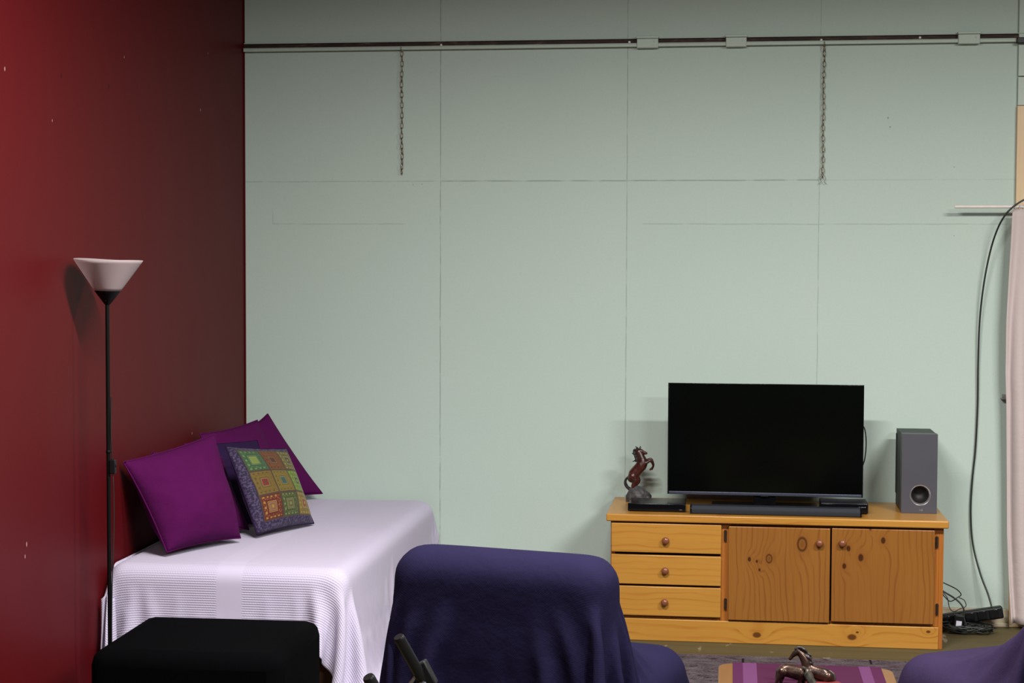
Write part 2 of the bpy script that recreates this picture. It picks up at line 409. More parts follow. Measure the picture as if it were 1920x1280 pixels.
# skirting, low ledge, corner bead
sk = bmesh.new(); box(sk, .002, 3.686, -.022, 0, 0, .082); box(sk, .002, 3.686, -.034, -.022, 0, .02)
struct('baseboard_back', sk, M['cream'], bevel=.004)
struct('trim_1', bx(0, .006, -.007, 0, .08, 4.0), M['red'], bevel=.002)      # red bead painted into the corner
p = at_y(1906, 198, -.02)
wf = bmesh.new(); box(wf, 3.688, 3.80, -.024, 0, 0, p.z); box(wf, 3.80, 4.9, -.024, 0, p.z-.11, p.z); box(wf, 4.8, 4.9, -.024, 0, 0, p.z-.11)
struct('trim_2', wf, M['timber'], bevel=.003)
gp = bmesh.new(); p2 = at_y(1910, 143, -.02)
box(gp, 3.690, 4.9, -.018, 0, p.z+.002, p2.z-.002); box(gp, 3.690, 4.9, -.018, 0, p2.z+.002, 4.0)
struct('trim_3', gp, M['green_trim'], bevel=.002)

# wall rail with brackets and screws
rail = thing('wall_rail', 'rusty open steel channel rail running along the green wall near the top', 'rail', (1.85, 0, 2.73))
b = bmesh.new(); box(b, .006, 3.9, -.006, -.0005, 2.728, 2.764); obj('channel', b, M['rust'], rail, world=True)
b = bmesh.new(); box(b, .006, 3.9, -.030, -.006, 2.724, 2.737); box(b, .006, 3.9, -.022, -.006, 2.762, 2.766); box(b, .006, 3.9, -.030, -.027, 2.737, 2.741)
obj('painted_lip', b, M['green_trim'], rail, world=True, bevel=.002, label='green painted lower lip of the rail')
for x0, x1 in ((1194, 1234), (1361, 1400), (1797, 1838)):
    pa = at_y(x0, 78, -.04); pb = at_y(x1, 78, -.04); zc = 2.741
    b = bmesh.new(); box(b, pa.x, pb.x, -.036, -.0005, zc-.024, zc+.02); box(b, pa.x-.003, pb.x+.003, -.046, -.0005, zc+.02, zc+.032)
    br = obj('bracket', b, M['green_trim'], rail, world=True, bevel=.003)
    b = lt([(0, .002), (.004, .002), (.005, 0)], 12, Matrix.Translation((pb.x-.018, -.036, zc+.006)) @ Matrix.Rotation(PI/2, 4, 'X'))
    obj('screw', b, M['green_trim'], br, world=True, smooth=40)
for px, py in ((1180, 79), (1540, 75), (1725, 70.5), (827, 84.5)):
    q = at_y(px, py, -.008)
    b = lt([(0, .005), (.004, .0045), (.0065, .001), (.0065, 0)], 14, Matrix.Translation((q.x, -.006, q.z)) @ Matrix.Rotation(PI/2, 4, 'X'))
    obj('screw', b, M['screw'], rail, world=True, smooth=40, label='white screw head in the rail')
b = bx(at_y(1906, 70, -.03).x, 3.95, -.05, -.018, 2.715, 2.742); obj('end_clip', b, M['black_plastic'], rail, world=True, bevel=.003)

def chain(px, py0, py1, label, seed, tail=False):
    rnd = random.Random(seed); a = at_y(px, py0, -.036); e = at_y(px, py1, -.036)
    L, Wd, r = .030, .0165, .0021; pitch = L-2*r-.001; n = int((a.z-e.z)/pitch)
    bm = bmesh.new(); tw = rnd.uniform(0, 1); yy = -.014
    tube(bm, spline([(a.x, -.034, a.z+.006), (a.x, -.038, a.z-.002), (a.x, -.030, a.z-.012), (a.x, yy, a.z-.018)], 4), .0016, 6)
    for k in range(n):
        z = a.z-.022-k*pitch; tw += rnd.uniform(-.22, .26)
        ang = tw + (PI/2 if k % 2 else 0)*.9
        hx, hz = Wd/2-r, L/2-r
        pts = []
        for q in range(14):
            t = 2*PI*q/14; cx = hx*math.cos(t); s = math.sin(t); pz = (hz-hx)*(1 if s > 0 else -1)*(1 if abs(s) > .2 else 0)+hx*s
            pts.append(Vector((cx*math.cos(ang), cx*math.sin(ang), pz))+Vector((a.x+.0012*math.sin(k*.7), yy+.002*math.sin(k), z)))
        tube(bm, pts, r, 6, closed=True)
    if tail:
        zb = a.z-.022-n*pitch
        for s in (-1, 1):
            tube(bm, spline([(a.x, yy, zb+.035), (a.x+s*.012, yy-.004, zb+.015), (a.x+s*.008, yy-.002, zb-.006), (a.x+s*.018, yy, zb-.014)], 4), .0012, 5)
    o = obj('hanging_chain', bm, M['chain'], origin=(a.x, yy, a.z)); 
    for p_ in o.data.polygons: p_.use_smooth = True
    tag(o, label, 'chain', 'chains hanging from the wall rail')
chain(752, 90, 328, 'thin metal link chain hanging from the rail above the bed, nearer the red wall', 3)
chain(1546, 80, 338, 'thin metal link chain with frayed wire end hanging from the rail above the television', 5, True)

# ---------------------------------------------------------------- cabinet
CX0, CX1, CYF, CYB, CZT, CZB = 1.836, 3.339, -.576, -.02, .575, .541
cab = thing('tv_cabinet', 'varnished pine low cabinet with three drawers and two doors under the television', 'cabinet', (2.5875, -.30, 0))
Y = (.43, .2, .03); Yd = (.30, .105, .012)
def kn(px, py, r, kind=0, Yp=-.565, along='z'):
    q = at_y(px, py, Yp); a, bb = (q.z, q.x-2.5875) if along == 'z' else (q.x-2.5875, q.z)
    return (a, bb, r, kind)
DY = (.42, .205, .036); DYd = (.30, .105, .012)
mt_top = pine('pine_top', DY, DYd, 'x', (), 40, 1.)
b = bx(CX0, CX1, CYF, CYB, CZB, CZT); obj('top', b, mt_top, cab, world=True, bevel=.006)
bx0 = at_y(1145, 1000, CYF+.03).x; bx1 = at_y(1770, 1000, CYF+.03).x; FY = CYF+.035
c_ = bmesh.new()
box(c_, bx0, bx0+.02, FY, CYB, 0, CZB); box(c_, bx1-.02, bx1, FY, CYB, 0, CZB)
xm0 = at_y(1352, 1050, FY).x; xm1 = at_y(1366, 1050, FY).x
box(c_, xm0-.004, xm1+.01, FY, CYB-.01, .10, CZB); box(c_, bx0+.02, bx1-.02, FY+.005, FY+.025, CZB-.02, CZB)
box(c_, bx0+.02, bx1-.02, CYB-.01, CYB, .02, CZB); box(c_, bx0+.02, bx1-.02, FY+.008, CYB-.01, .09, .112)
xr = at_y(1752, 1100, FY).x; box(c_, xr-.006, bx1-.02, FY, FY+.02, .10, CZB)
obj('carcass', c_, pine('pine_carcass', (.36, .125, .022), (.22, .06, .01), 'z', (), 45, 4.), cab, world=True, bevel=.002)
zp = at_y(1450, 1165, FY).z
pk = [kn(1419, 1189, .016, 0, FY, 'x'), kn(1597, 1193, .017, 0, FY, 'x'), kn(1607, 1184, .006, 0, FY, 'x'), kn(1740, 1183, .008, 0, FY, 'x')]
obj('plinth', bx(bx0+.021, at_y(1760, 1190, FY).x-.002, FY-.012, FY+.01, 0, .10), pine('pine_plinth', DY, DYd, 'x', pk, 22, 7., .9), cab, world=True, bevel=.004)
def knob(px, py, Yf, parent):
    q = at_y(px, py, Yf-.02)
    prof = [(0, .026), (.007, .0255), (.0135, .022), (.017, .016), (.0165, .011), (.011, .006), (.008, .003), (.009, 0)]
    b = lt(prof, 24, Matrix.Translation((q.x, Yf, q.z)) @ Matrix.Rotation(PI/2, 4, 'X'))
    obj('knob', b, M['knob'], parent, world=True, smooth=60, label='round red-brown wooden knob')
DF = CYF+.012   # front face of drawers and doors
for i, (ya, yb, kx, ky) in enumerate(((980.5, 1035.5, 1248, 1014), (1039.5, 1096, 1247, 1070.5), (1098.5, 1154.5, 1246, 1130))):
    a = at_y(1147, ya, DF); e = at_y(1352, yb, DF); za = at_y(1250, (ya+yb)/2-27.5+1, DF).z; zb = at_y(1250, (ya+yb)/2+27.5+1, DF).z
    d = obj('drawer', bx(bx0+.004, at_y(1352, 1060, DF).x, DF, FY-.001, zb, za),
            pine('pine_drawer', DY, DYd, 'x', (), 38, 11.+i*5, .55), cab, world=True, bevel=.004)
    knob(kx, ky, DF, d)
lk = [kn(1504, 1020, .022, 1, DF), kn(1442, 1047, .014, 1, DF), kn(1405, 1048, .009, 0, DF), kn(1424, 1068, .006, 0, DF), kn(1419, 1052, .006, 0, DF)]
rk = [kn(1656, 1013, .0125, 0, DF), kn(1614, 1045, .0145, 0, DF), kn(1591, 1028, .011, 0, DF), kn(1583, 1061, .011, 0, DF), kn(1632, 991, .007, 0, DF)]
DR = (.25, .100, .018); DRd = (.15, .046, .008)
for nm, x0, x1, ks, seed, kx, hx in (('l', 1365.5, 1556, lk, 21., 1537, 1360), ('r', 1559, 1752, rk, 33., 1580, 1757)):
    xa = at_y(x0, 1070, DF).x; xb = at_y(x1, 1070, DF).x
    zt = at_y((x0+x1)/2, 988.5 if nm == 'l' else 992, DF).z; zb = at_y((x0+x1)/2, 1165 if nm == 'l' else 1168, DF).z
    d = obj('door', bx(xa, xb, DF, FY-.001, zb, zt), pine('pine_door', DR, DRd, 'z', ks, 38, seed, .65), cab, world=True, bevel=.0035)
    knob(kx, 1019, DF, d)
    for hy in (1004, 1132) if nm == 'l' else (1016, 1142):
        q = at_y(hx, hy, FY-.006)
        h = tb([(q.x, FY-.006, q.z-.026), (q.x, FY-.006, q.z-.024), (q.x, FY-.006, q.z+.024), (q.x, FY-.006, q.z+.026)], [.002, .0055, .0055, .002], 10)
        box(h, q.x-.004, q.x+.006, FY-.003, FY+.0005, q.z-.022, q.z+.022)
        obj('hinge', h, M['hinge'], d, world=True, smooth=40)

# ---------------------------------------------------------------- television
TY = -.30
ta = at_y(1253, 718, TY); tbq = at_y(1620, 925, TY); tx0, tx1 = ta.x, at_y(1619.5, 800, TY).x; tz1 = (ta.z+at_y(1620, 721, TY).z)/2; tz0 = at_y(1430, 929, TY).z
tv = thing('television', 'wide black flat television standing switched off on the pine cabinet', 'television', ((tx0+tx1)/2, TY, CZT))
obj('rear_housing', bx(tx0+.01, tx1-.01, TY+.006, TY+.022, tz0+.01, tz1-.01), M['black_plastic'], tv, world=True, bevel=.006)
obj('rear_box', bx(tx0+.16, tx1-.16, TY+.022, TY+.06, tz0+.03, tz0+.30), M['black_plastic'], tv, world=True, bevel=.01)
fr = bmesh.new(); bw = .006
box(fr, tx0, tx1, TY-.004, TY+.008, tz1-bw, tz1); box(fr, tx0, tx0+bw, TY-.004, TY+.008, tz0, tz1-bw); box(fr, tx1-bw, tx1, TY-.004, TY+.008, tz0, tz1-bw)
obj('bezel', fr, M['black_gloss'], tv, world=True, bevel=.0015)
obj('screen', bx(tx0+bw, tx1-bw, TY-.002, TY+.006, tz0+.014, tz1-bw), M['screen'], tv, world=True)
obj('lower_trim', bx(tx0+bw, tx1-bw, TY-.006, TY+.006, tz0, tz0+.014), plain('dark_silver_trim', (.07, .075, .11), .35, .6), tv, world=True, bevel=.002, label='dark silver lower edge of the screen')
stn = bmesh.new(); xc = (tx0+tx1)/2
box(stn, xc-.05, xc+.05, TY+.006, TY+.03, CZT+.012, tz0+.05); box(stn, xc-.24, xc+.24, TY-.10, TY+.12, CZT+.001, CZT+.012)
obj('stand', stn, M['black_gloss'], tv, world=True, bevel=.004)
obj('logo', bx(xc-.017, xc+.017, TY-.0075, TY-.006, tz0-.004, tz0+.003), M['black_plastic'], tv, world=True, bevel=.001)
cp = [at_y(1612, 795, TY+.05), at_y(1621, 803, TY+.05), at_y(1624, 830, TY+.05), at_y(1621, 862, TY+.05), at_y(1612, 885, TY+.05)]
obj('power_cord', tb(spline(cp, 6), .003, 8), M['cable'], tv, world=True, smooth=60)

# soundbar
SBY = -.50
sa = at_y(1294, 955, SBY); sb = at_y(1615, 955, SBY)
sbar = thing('soundbar', 'long dark grey soundbar lying on the cabinet in front of the television', 'soundbar', ((sa.x+sb.x)/2, SBY, CZT))
prof = [(-.03, 0), (.03, 0), (.032, .008), (.030, .032), (.022, .038), (-.020, .038), (-.031, .026), (-.033, .008)]
b = bmesh.new(); A_ = [b.verts.new((sa.x+.006, SBY+y, CZT+.001+z*.98)) for y, z in prof]; B_ = [b.verts.new((sb.x-.006, SBY+y, CZT+.001+z*.98)) for y, z in prof]
b.faces.new(A_); b.faces.new(B_[::-1])
for k in range(8): b.faces.new((A_[k], A_[(k+1) % 8], B_[(k+1) % 8], B_[k]))
obj('grille_body', b, M['grey_bar'], sbar, world=True, bevel=.003)
for xx in (sa.x, sb.x-.006):
    b = bmesh.new(); A_ = [b.verts.new((xx, SBY+y*1.03, CZT+.001+z)) for y, z in prof]; B_ = [b.verts.new((xx+.006, SBY+y*1.03, CZT+.001+z)) for y, z in prof]
    b.faces.new(A_); b.faces.new(B_[::-1])
    for k in range(8): b.faces.new((A_[k], A_[(k+1) % 8], B_[(k+1) % 8], B_[k]))
    obj('end_cap', b, M['black_gloss'], sbar, world=True, bevel=.001)

# disc player on the left
pa = at_z(1178, 958, CZT); pb = at_z(1283, 960, CZT)
dp = thing('disc_player', 'slim glossy black disc player on the left end of the cabinet beside the rearing horse', 'disc player', ((pa.x+pb.x)/2, pa.y+.1, CZT))
obj('case', bx(pa.x, pb.x+.004, pa.y, pa.y+.19, CZT+.004, CZT+.036), M['black_gloss'], dp, world=True, bevel=.004)
obj('front_panel', bx(pa.x-.002, pb.x+.006, pa.y-.006, pa.y+.003, CZT+.003, CZT+.038), M['black_gloss'], dp, world=True, bevel=.003)
obj('button', bx(pb.x-.022, pb.x-.010, pa.y-.0075, pa.y-.006, CZT+.011, CZT+.013), M['silver'], dp, world=True)
for xx in (pa.x+.02, pb.x-.02):
    for yy in (pa.y+.02, pa.y+.17):
        obj('foot', lt([(0, 0), (.008, 0), (.008, .004), (0, .004)], 12, Matrix.Translation((xx, yy, CZT))), M['black_plastic'], dp, world=True)
# set-top box on the right, behind the soundbar
qa = at_z(1539, 952, CZT); qb = at_z(1628, 955, CZT); by = -.43
xa = at_y(1539, 950, by).x; xb = at_y(1628, 950, by).x
sbx = thing('settop_box', 'small black recorder box behind the right end of the soundbar under the television', 'box', ((xa+xb)/2, by+.08, CZT))
obj('case', bx(xa, xb, by, by+.15, CZT+.003, CZT+.05), M['black_plastic'], sbx, world=True, bevel=.004)
obj('front_panel', bx(xa+.002, xb-.002, by-.005, by+.001, CZT+.006, CZT+.047), M['black_gloss'], sbx, world=True, bevel=.002)
lg = bmesh.new()
for k in range(5):
    x_ = xb-.042+k*.0065; box(lg, x_, x_+.005, by-.0065, by-.005, CZT+.031, CZT+.0345-(k % 2)*.0008)
obj('logo', lg, M['silver'], sbx, world=True)
for px in (1545, 1549, 1577, 1586):
    q = at_y(px, 946, by); obj('button', bx(q.x-.002, q.x+.002, by-.0065, by-.005, CZT+.022, CZT+.031 if px == 1545 else CZT+.026), M['ring'], sbx, world=True)

# ---------------------------------------------------------------- subwoofer
SX, SY, SW, SD, SH = 3.154, -.362, .157, .28, .359
sub = thing('subwoofer', 'upright grey box speaker with a round bass port on the right end of the cabinet', 'speaker', (SX+SW/2, SY+SD/2, CZT))
obj('cabinet_box', bx(SX+.001, SX+SW-.001, SY+.06, SY+SD, CZT+.002, CZT+SH-.001), M['sub_body'], sub, world=True, bevel=.002)
obj('rear_panel', bx(SX-.004, SX+.01, SY+SD-.05, SY+SD-.02, CZT+.06, CZT+SH-.02), M['sub_body'], sub, world=True, bevel=.004)
def panel_hole(x0, x1, z0, z1, y, yb, cx, cz, r, seg=48):
    bm = bmesh.new(); inner, outer, ob = [], [], []
    for k in range(seg):
        t = 2*PI*(k+.5)/seg; dx, dz = math.cos(t), math.sin(t)
        inner.append(bm.verts.new((cx+r*dx, y, cz+r*dz)))
        s = min(((x1-cx) if dx > 0 else (x0-cx))/dx if abs(dx) > 1e-9 else 9, ((z1-cz) if dz > 0 else (z0-cz))/dz if abs(dz) > 1e-9 else 9)
        px_, pz_ = cx+dx*s, cz+dz*s
        outer.append(bm.verts.new((px_, y, pz_))); ob.append(bm.verts.new((px_, yb, pz_)))
    cs = {}
    for (qx, qz) in ((x0, z0), (x1, z0), (x1, z1), (x0, z1)): cs[(qx, qz)] = (bm.verts.new((qx, y, qz)), bm.verts.new((qx, yb, qz)))
    for k in range(seg):
        k2 = (k+1) % seg; a, b2 = outer[k], outer[k2]
        same = abs(a.co.x-b2.co.x) < 1e-6 or abs(a.co.z-b2.co.z) < 1e-6
        if same:
            bm.faces.new((inner[k], a, b2, inner[k2])); bm.faces.new((a, ob[k], ob[k2], b2))
        else:
            key = min(cs, key=lambda c: (c[0]-(a.co.x+b2.co.x)/2)**2+(c[1]-(a.co.z+b2.co.z)/2)**2); v, vb = cs[key]
            bm.faces.new((inner[k], a, v, b2, inner[k2])); bm.faces.new((a, ob[k], vb, v)); bm.faces.new((v, vb, ob[k2], b2))
    return bm
pc = at_y(1725.5, 928, SY)
obj('front_panel', panel_hole(SX, SX+SW, CZT+.001, CZT+SH, SY, SY+.0595, pc.x, pc.z, .0455), M['sub_front'], sub, world=True, label='brushed grey front panel')
MR = Matrix.Translation((pc.x, SY, pc.z)) @ Matrix.Rotation(PI/2, 4, 'X')
obj('port_ring', lt([(.0375, -.016), (.0390, -.010), (.0415, -.004), (.0445, .0005), (.0458, .0012), (.0468, -.0005)], 48, MR), M['ring'], sub, world=True, smooth=60, label='chrome ring round the port')
obj('port', lt([(.0392, -.010), (.037, -.016), (.030, -.035), (.018, -.050), (0, -.054)], 48, MR), M['sub_dark'], sub, world=True, smooth=60)
fc = bpy.data.curves.new('logo_text', 'FONT'); fc.body = 'LG'; fc.size = .012; fc.extrude = .0004; fc.align_x = 'CENTER'; fc.align_y = 'CENTER'
fo = bpy.data.objects.new('tmp', fc); C.objects.link(fo); bpy.context.view_layer.update()
me = bpy.data.meshes.new_from_object(fo.evaluated_get(bpy.context.evaluated_depsgraph_get())); bpy.data.objects.remove(fo)
me.transform(Matrix.Rotation(PI/2, 4, 'X')); lo = bpy.data.objects.new('logo', me); C.objects.link(lo); me.materials.clear(); me.materials.append(M['ring'])
lo.parent = sub; q = at_y(1727, 956, SY); lo.location = (q.x-sub.location[0], SY-.0005-sub.location[1], q.z-CZT)

# ---------------------------------------------------------------- horses (organic bodies grown from sphere chains)
def chains_mesh(chs):
    bm = bmesh.new()
    for ch in chs:
        n = len(ch)
        P = [Vector(c[:3]) for c in ch]; Rr = [c[3] for c in ch]
        sp = spline([(*P[i],) for i in range(n)], 6) if n > 2 else [P[0].lerp(P[-1], k/6) for k in range(7)]
        rs = []
        for i in range(len(sp)):
            t = i/(len(sp)-1)*(n-1); k = min(n-2, int(t)); rs.append(Rr[k]+(Rr[k+1]-Rr[k])*(t-k))
        for p_, r in zip(sp, rs):
            bmesh.ops.create_icosphere(bm, subdivisions=2, radius=r, matrix=Matrix.Translation(p_))
    return bm
def organic(name, chs, mat, parent, Mx, vox=.0028):
    bm = chains_mesh(chs); bmesh.ops.transform(bm, matrix=Mx, verts=bm.verts)
    me = bpy.data.meshes.new(name); bm.to_mesh(me); bm.free(); o = bpy.data.objects.new(name, me); C.objects.link(o); o.parent = parent
    r = o.modifiers.new('remesh', 'REMESH'); r.mode = 'VOXEL'; r.voxel_size = vox; r.use_smooth_shade = True
    s = o.modifiers.new('smooth', 'SMOOTH'); s.factor = .5; s.iterations = 3
    dg = bpy.context.evaluated_depsgraph_get(); m2 = bpy.data.meshes.new_from_object(o.evaluated_get(dg)); o.modifiers.clear(); o.data = m2
    m2.materials.clear(); m2.materials.append(mat)
    for p_ in m2.polygons: p_.use_smooth = True
    return o
def bronze(name, c1, c2, rough, metal):
    g = G(name); n = g.noise(g.coord(), 45, 4, .6); c = g.mix(g.smooth(n, .35, .65), c1, c2); g.bump(n, .25, .003); return g.out(c, rough, metal)
M['horse_red'] = bronze('red_brown_resin', (.026, .006, .004), (.065, .012, .007), .3, .1)
M['mane_dark'] = bronze('dark_mane_resin', (.006, .004, .004), (.014, .008, .006), .45, .1)
M['rock'] = bronze('dark_rock_resin', (.020, .019, .020), (.06, .055, .055), .6, 0)
M['bronze'] = bronze('bronze_resin', (.026, .013, .009), (.070, .036, .025), .3, .6)
M['bronze_mane'] = bronze('dull_bronze_mane', (.035, .030, .022), (.10, .09, .075), .42, .6)

# rearing horse: local x to the right, z up, units metres; photo pixels converted with k
hy = -.17; hb = at_z(1196, 938, CZT); k_ = (at_y(1260, 900, hy).x-at_y(1160, 900, hy).x)/100
rh = thing('rearing_horse_statue', 'brown statuette of a horse rearing on a rock at the left end of the cabinet', 'statuette', (at_y(1196, 900, hy).x, hy, CZT))
zb_ = at_y(1196, 935, hy).z-CZT
def hp(px, py, y=0., r=5.): return ((px-1196)*k_, y, zb_+(935-py)*k_, r*k_)
def s_(v): return v*k_
hip, sh = (1188, 886), (1203, 866)
body = [[hp(1185, 896, 0, 9.0), hp(1189, 888, 0, 11.0), hp(1196, 879, 0, 10.4), hp(1202, 872, 0, 10.8), hp(1205, 866, 0, 9.6), hp(1203, 859, 0, 7.8), hp(1200, 852, 0, 6.6), hp(1197, 847, 0, 5.6)],
        [hp(1197, 846, 0, 5.4), hp(1201, 845, 0, 4.8), hp(1206, 847, 0, 3.4), hp(1211, 848.5, 0, 2.9)],
        [hp(1197, 843, .004, 1.6), hp(1196.5, 839, .004, .8)], [hp(1199, 843, -.004, 1.6), hp(1199, 839, -.004, .8)]]
for sgn, dx in ((-1, 0), (1, 3)):
    yo = sgn*.011
    body.append([hp(1186+dx, 892, yo, 8.4), hp(1192+dx, 901, yo, 6.4), hp(1187+dx, 911, yo, 3.6), hp(1190+dx*1.5, 918, yo, 2.1), hp(1197+dx*2, 921, yo, 2.3)])
    body.append([hp(1206, 868, yo, 4.6), hp(1213, 864-sgn*1.5, yo, 3.0), hp(1219+dx*.4, 861-sgn*1.0, yo*.9, 2.6), hp(1223+dx*.5, 867, yo*.8, 1.9), hp(1224+dx*.3, 873, yo*.8, 1.7), hp(1219+dx, 879, yo*.8, 2.0)])
organic('body', body, M['horse_red'], rh, Matrix.Identity(4), .0022)
mane = []
for a, b2, c2 in (((1196, 841), (1188, 843), (1188, 852)), ((1193, 843), (1189, 850), (1190, 857)), ((1194, 848), (1188, 850), (1185, 849)),
                  ((1196, 854), (1192, 861), (1186, 865)), ((1197, 858), (1193, 864), (1190, 863)), ((1196, 842), (1194, 838), (1191, 836)), ((1199, 842), (1200, 838), (1200, 835.5)), ((1195, 851), (1191, 856), (1192, 862))):
    mane.append([hp(*a, 0, 2.4), hp(*b2, random.uniform(-.004, .004), 1.6), hp(*c2, random.uniform(-.006, .006), .8)])
organic('mane', mane, M['mane_dark'], rh, Matrix.Identity(4), .0018)
organic('tail', [[hp(1180, 892, 0, 2.2), hp(1173.5, 899, 0, 2.4), hp(1172.5, 907, 0, 2.8), hp(1176, 914, 0, 2.4), hp(1180, 919, 0, 1.0)],
                 [hp(1173, 905, 0, 2.2), hp(1177, 912, .003, 2.0), hp(1184, 915, .002, 1.0)]], M['mane_dark'], rh, Matrix.Identity(4), .002)
bm = bmesh.new(); bmesh.ops.create_icosphere(bm, subdivisions=4, radius=1)
zr = zb_+(914-920)*0+s_(16)
for v in bm.verts:
    d = 1+.28*noise.noise(v.co*1.6+Vector((3, 1, 2)))+.14*noise.noise(v.co*4)
    x_, y_ = v.co.x*d*s_(22)-s_(-2), v.co.y*d*s_(17); z_ = max(-.0, v.co.z)*(.8+.2*d)*(zb_+s_(24))*(1-.22*v.co.x)
    v.co = Vector((x_, y_, max(.0005, z_+.001+s_(1)*(v.co.z > 0))))
obj('rock_base', bm, M['rock'], rh, smooth=35, label='dark rough rock base')

# ---------------------------------------------------------------- floor lamp
LX, LY = .145, at_x(203, 800, .145).y
lamp = thing('floor_lamp', 'tall black uplighter lamp with frosted cone shade beside the red wall', 'lamp', (LX, LY, 0))
_d = lambda py: at_y(205, py, LY).z
zs0, zs1, zc0 = _d(545), _d(486.5), _d(571)
pxm = (at_y(300, 500, LY)-at_y(200, 500, LY)).x/100
obj('base', lt([(0, 0), (.105, 0), (.108, .006), (.10, .014), (.03, .022), (.012, .035), (.010, .04)], 48), M['black_metal'], lamp, smooth=50)
pb_ = tb([(0, 0, .03), (0, 0, .75), (0, 0, zc0+.01)], .0075, 16); obj('pole', pb_, M['black_metal'], lamp, smooth=60)
obj('joint', lt([(.0075, 0), (.009, .002), (.009, .010), (.0075, .012)], 16, Matrix.Translation((0, 0, _d(850)))), M['black_metal'], lamp, smooth=60)
cup = lt([(.0075, zc0), (.010, zc0+.001), (23.5*pxm, zs0-.001), (22*pxm, zs0+.003), (0, zs0+.001)], 40)
tilt = Matrix.Translation((0, 0, zc0)) @ Matrix.Rotation(math.radians(1.8), 4, 'Y') @ Matrix.Translation((0, 0, -zc0))
bmesh.ops.transform(cup, matrix=tilt, verts=cup.verts); obj('cup', cup, M['black_metal'], lamp, smooth=50)
g = G('frosted_shade'); n = g.noise(g.coord(), 18, 3, .5); g.b.inputs['Subsurface Weight'].default_value = 0
g.out(g.mix(n, (.50, .42, .44), (.56, .48, .49)), .35)
tr = g.new('ShaderNodeBsdfTranslucent'); tr.inputs[0].default_value = (.75, .65, .66, 1); mxs = g.new('ShaderNodeMixShader'); mxs.inputs[0].default_value = .45
g.l.new(g.b.outputs[0], mxs.inputs[1]); g.l.new(tr.outputs[0], mxs.inputs[2]); g.l.new(mxs.outputs[0], g.n['Material Output'].inputs[0]); M['shade'] = g.m
sh_ = bmesh.new(); seg = 64; rings = []
for t in [i/10 for i in range(11)]:
    r = (22+(61-22)*t)*pxm
    rings.append([sh_.verts.new((r*math.cos(2*PI*k/seg), r*math.sin(2*PI*k/seg), zs0+(zs1-zs0)*t+(t**3)*.002*math.cos(2*(2*PI*k/seg)+.6))) for k in range(seg)])
for a, b2 in zip(rings, rings[1:]):
    for k in range(seg): sh_.faces.new((a[k], a[(k+1) % seg], b2[(k+1) % seg], b2[k]))
bmesh.ops.transform(sh_, matrix=tilt, verts=sh_.verts)
so = obj('lamp_shade', sh_, M['shade'], lamp, smooth=60, label='frosted white cone shade'); sm = so.modifiers.new('solid', 'SOLIDIFY'); sm.thickness = .002
zw = _d(872); wx = .019
sw_ = bmesh.new(); box(sw_, .007, .028, -.012, .006, zw-.030, zw+.022); box(sw_, .024, .032, -.006, .0, zw-.006, zw+.006)
obj('switch', sw_, M['black_plastic'], lamp, bevel=.004)
cd = [(.012, 0, zw+.25), (.011, -.004, zw+.12), (.016, -.003, zw+.02), (.018, -.003, zw-.03), (.020, -.004, zw-.2), (.012, -.006, zw-.45), (.010, -.008, .30), (.014, -.01, .06), (.03, -.05, .026)]
obj('cord', tb(spline(cd, 6), .0022, 6), M['cable'], lamp, smooth=60)

# ---------------------------------------------------------------- cloth solver (positions only, run once here)
def solve(P, nu, nv, sp, collide, steps=1200, bend=.08, g=-9.8, pin=None, damp=.996, dt=1/200, mu=.1, strides=(24, 12, 6, 3)):
    """positions-only cloth: many small steps, stretch limits at several spans, then the threads themselves"""
    V = np.zeros_like(P)
    def blocks(n, s):
        a = np.arange(n-s); return a[(a//s) % 2 == 0], a[(a//s) % 2 == 1]
    BU = {s: blocks(nu, s) for s in strides+(1, 2)}; BV = {s: blocks(nv, s) for s in strides+(1, 2)}
    def link(q, ia, ib, rest, k, only_long):
        A, B = q[ia], q[ib]; d = B-A; L = np.sqrt((d*d).sum(-1, keepdims=True))+1e-9; c = 1-rest/L
        if only_long: c = np.maximum(c, 0)
        c = (k*.5)*c*d; q[ia] = A+c; q[ib] = B-c
    S = slice(None)
    for n_ in range(steps):
        V[:, 2] += g*dt; V *= damp; Q = P+V*dt; q = Q.reshape(nu, nv, 3)
        for s in (strides if n_ % 3 == 0 else ())+(1,):
            for b in BU[s]: link(q, (b, S), (b+s, S), sp*s, 1., s > 1)
            for b in BV[s]: link(q, (S, b), (S, b+s), sp*s, 1., s > 1)
        for b in BU[1]:
            e = np.arange(nv-1); link(q, np.ix_(b, e), np.ix_(b+1, e+1), sp*1.4142, .25, False); link(q, np.ix_(b, e+1), np.ix_(b+1, e), sp*1.4142, .25, False)
        if bend:
            for b in BU[2]: link(q, (b, S), (b+2, S), sp*2, bend, False)
            for b in BV[2]: link(q, (S, b), (S, b+2), sp*2, bend, False)
        if pin is not None: Q[pin[0]] = pin[1]
        Q2, hit = collide(Q)
        if hit.any(): Q2[hit] = P[hit]+(Q2[hit]-P[hit])*(1-mu); Q2, _h = collide(Q2)
        V = (Q2-P)/dt; s2 = np.sqrt((V*V).sum(1)); V *= np.minimum(1, 2./(s2+1e-9))[:, None]; P = Q2
    return P
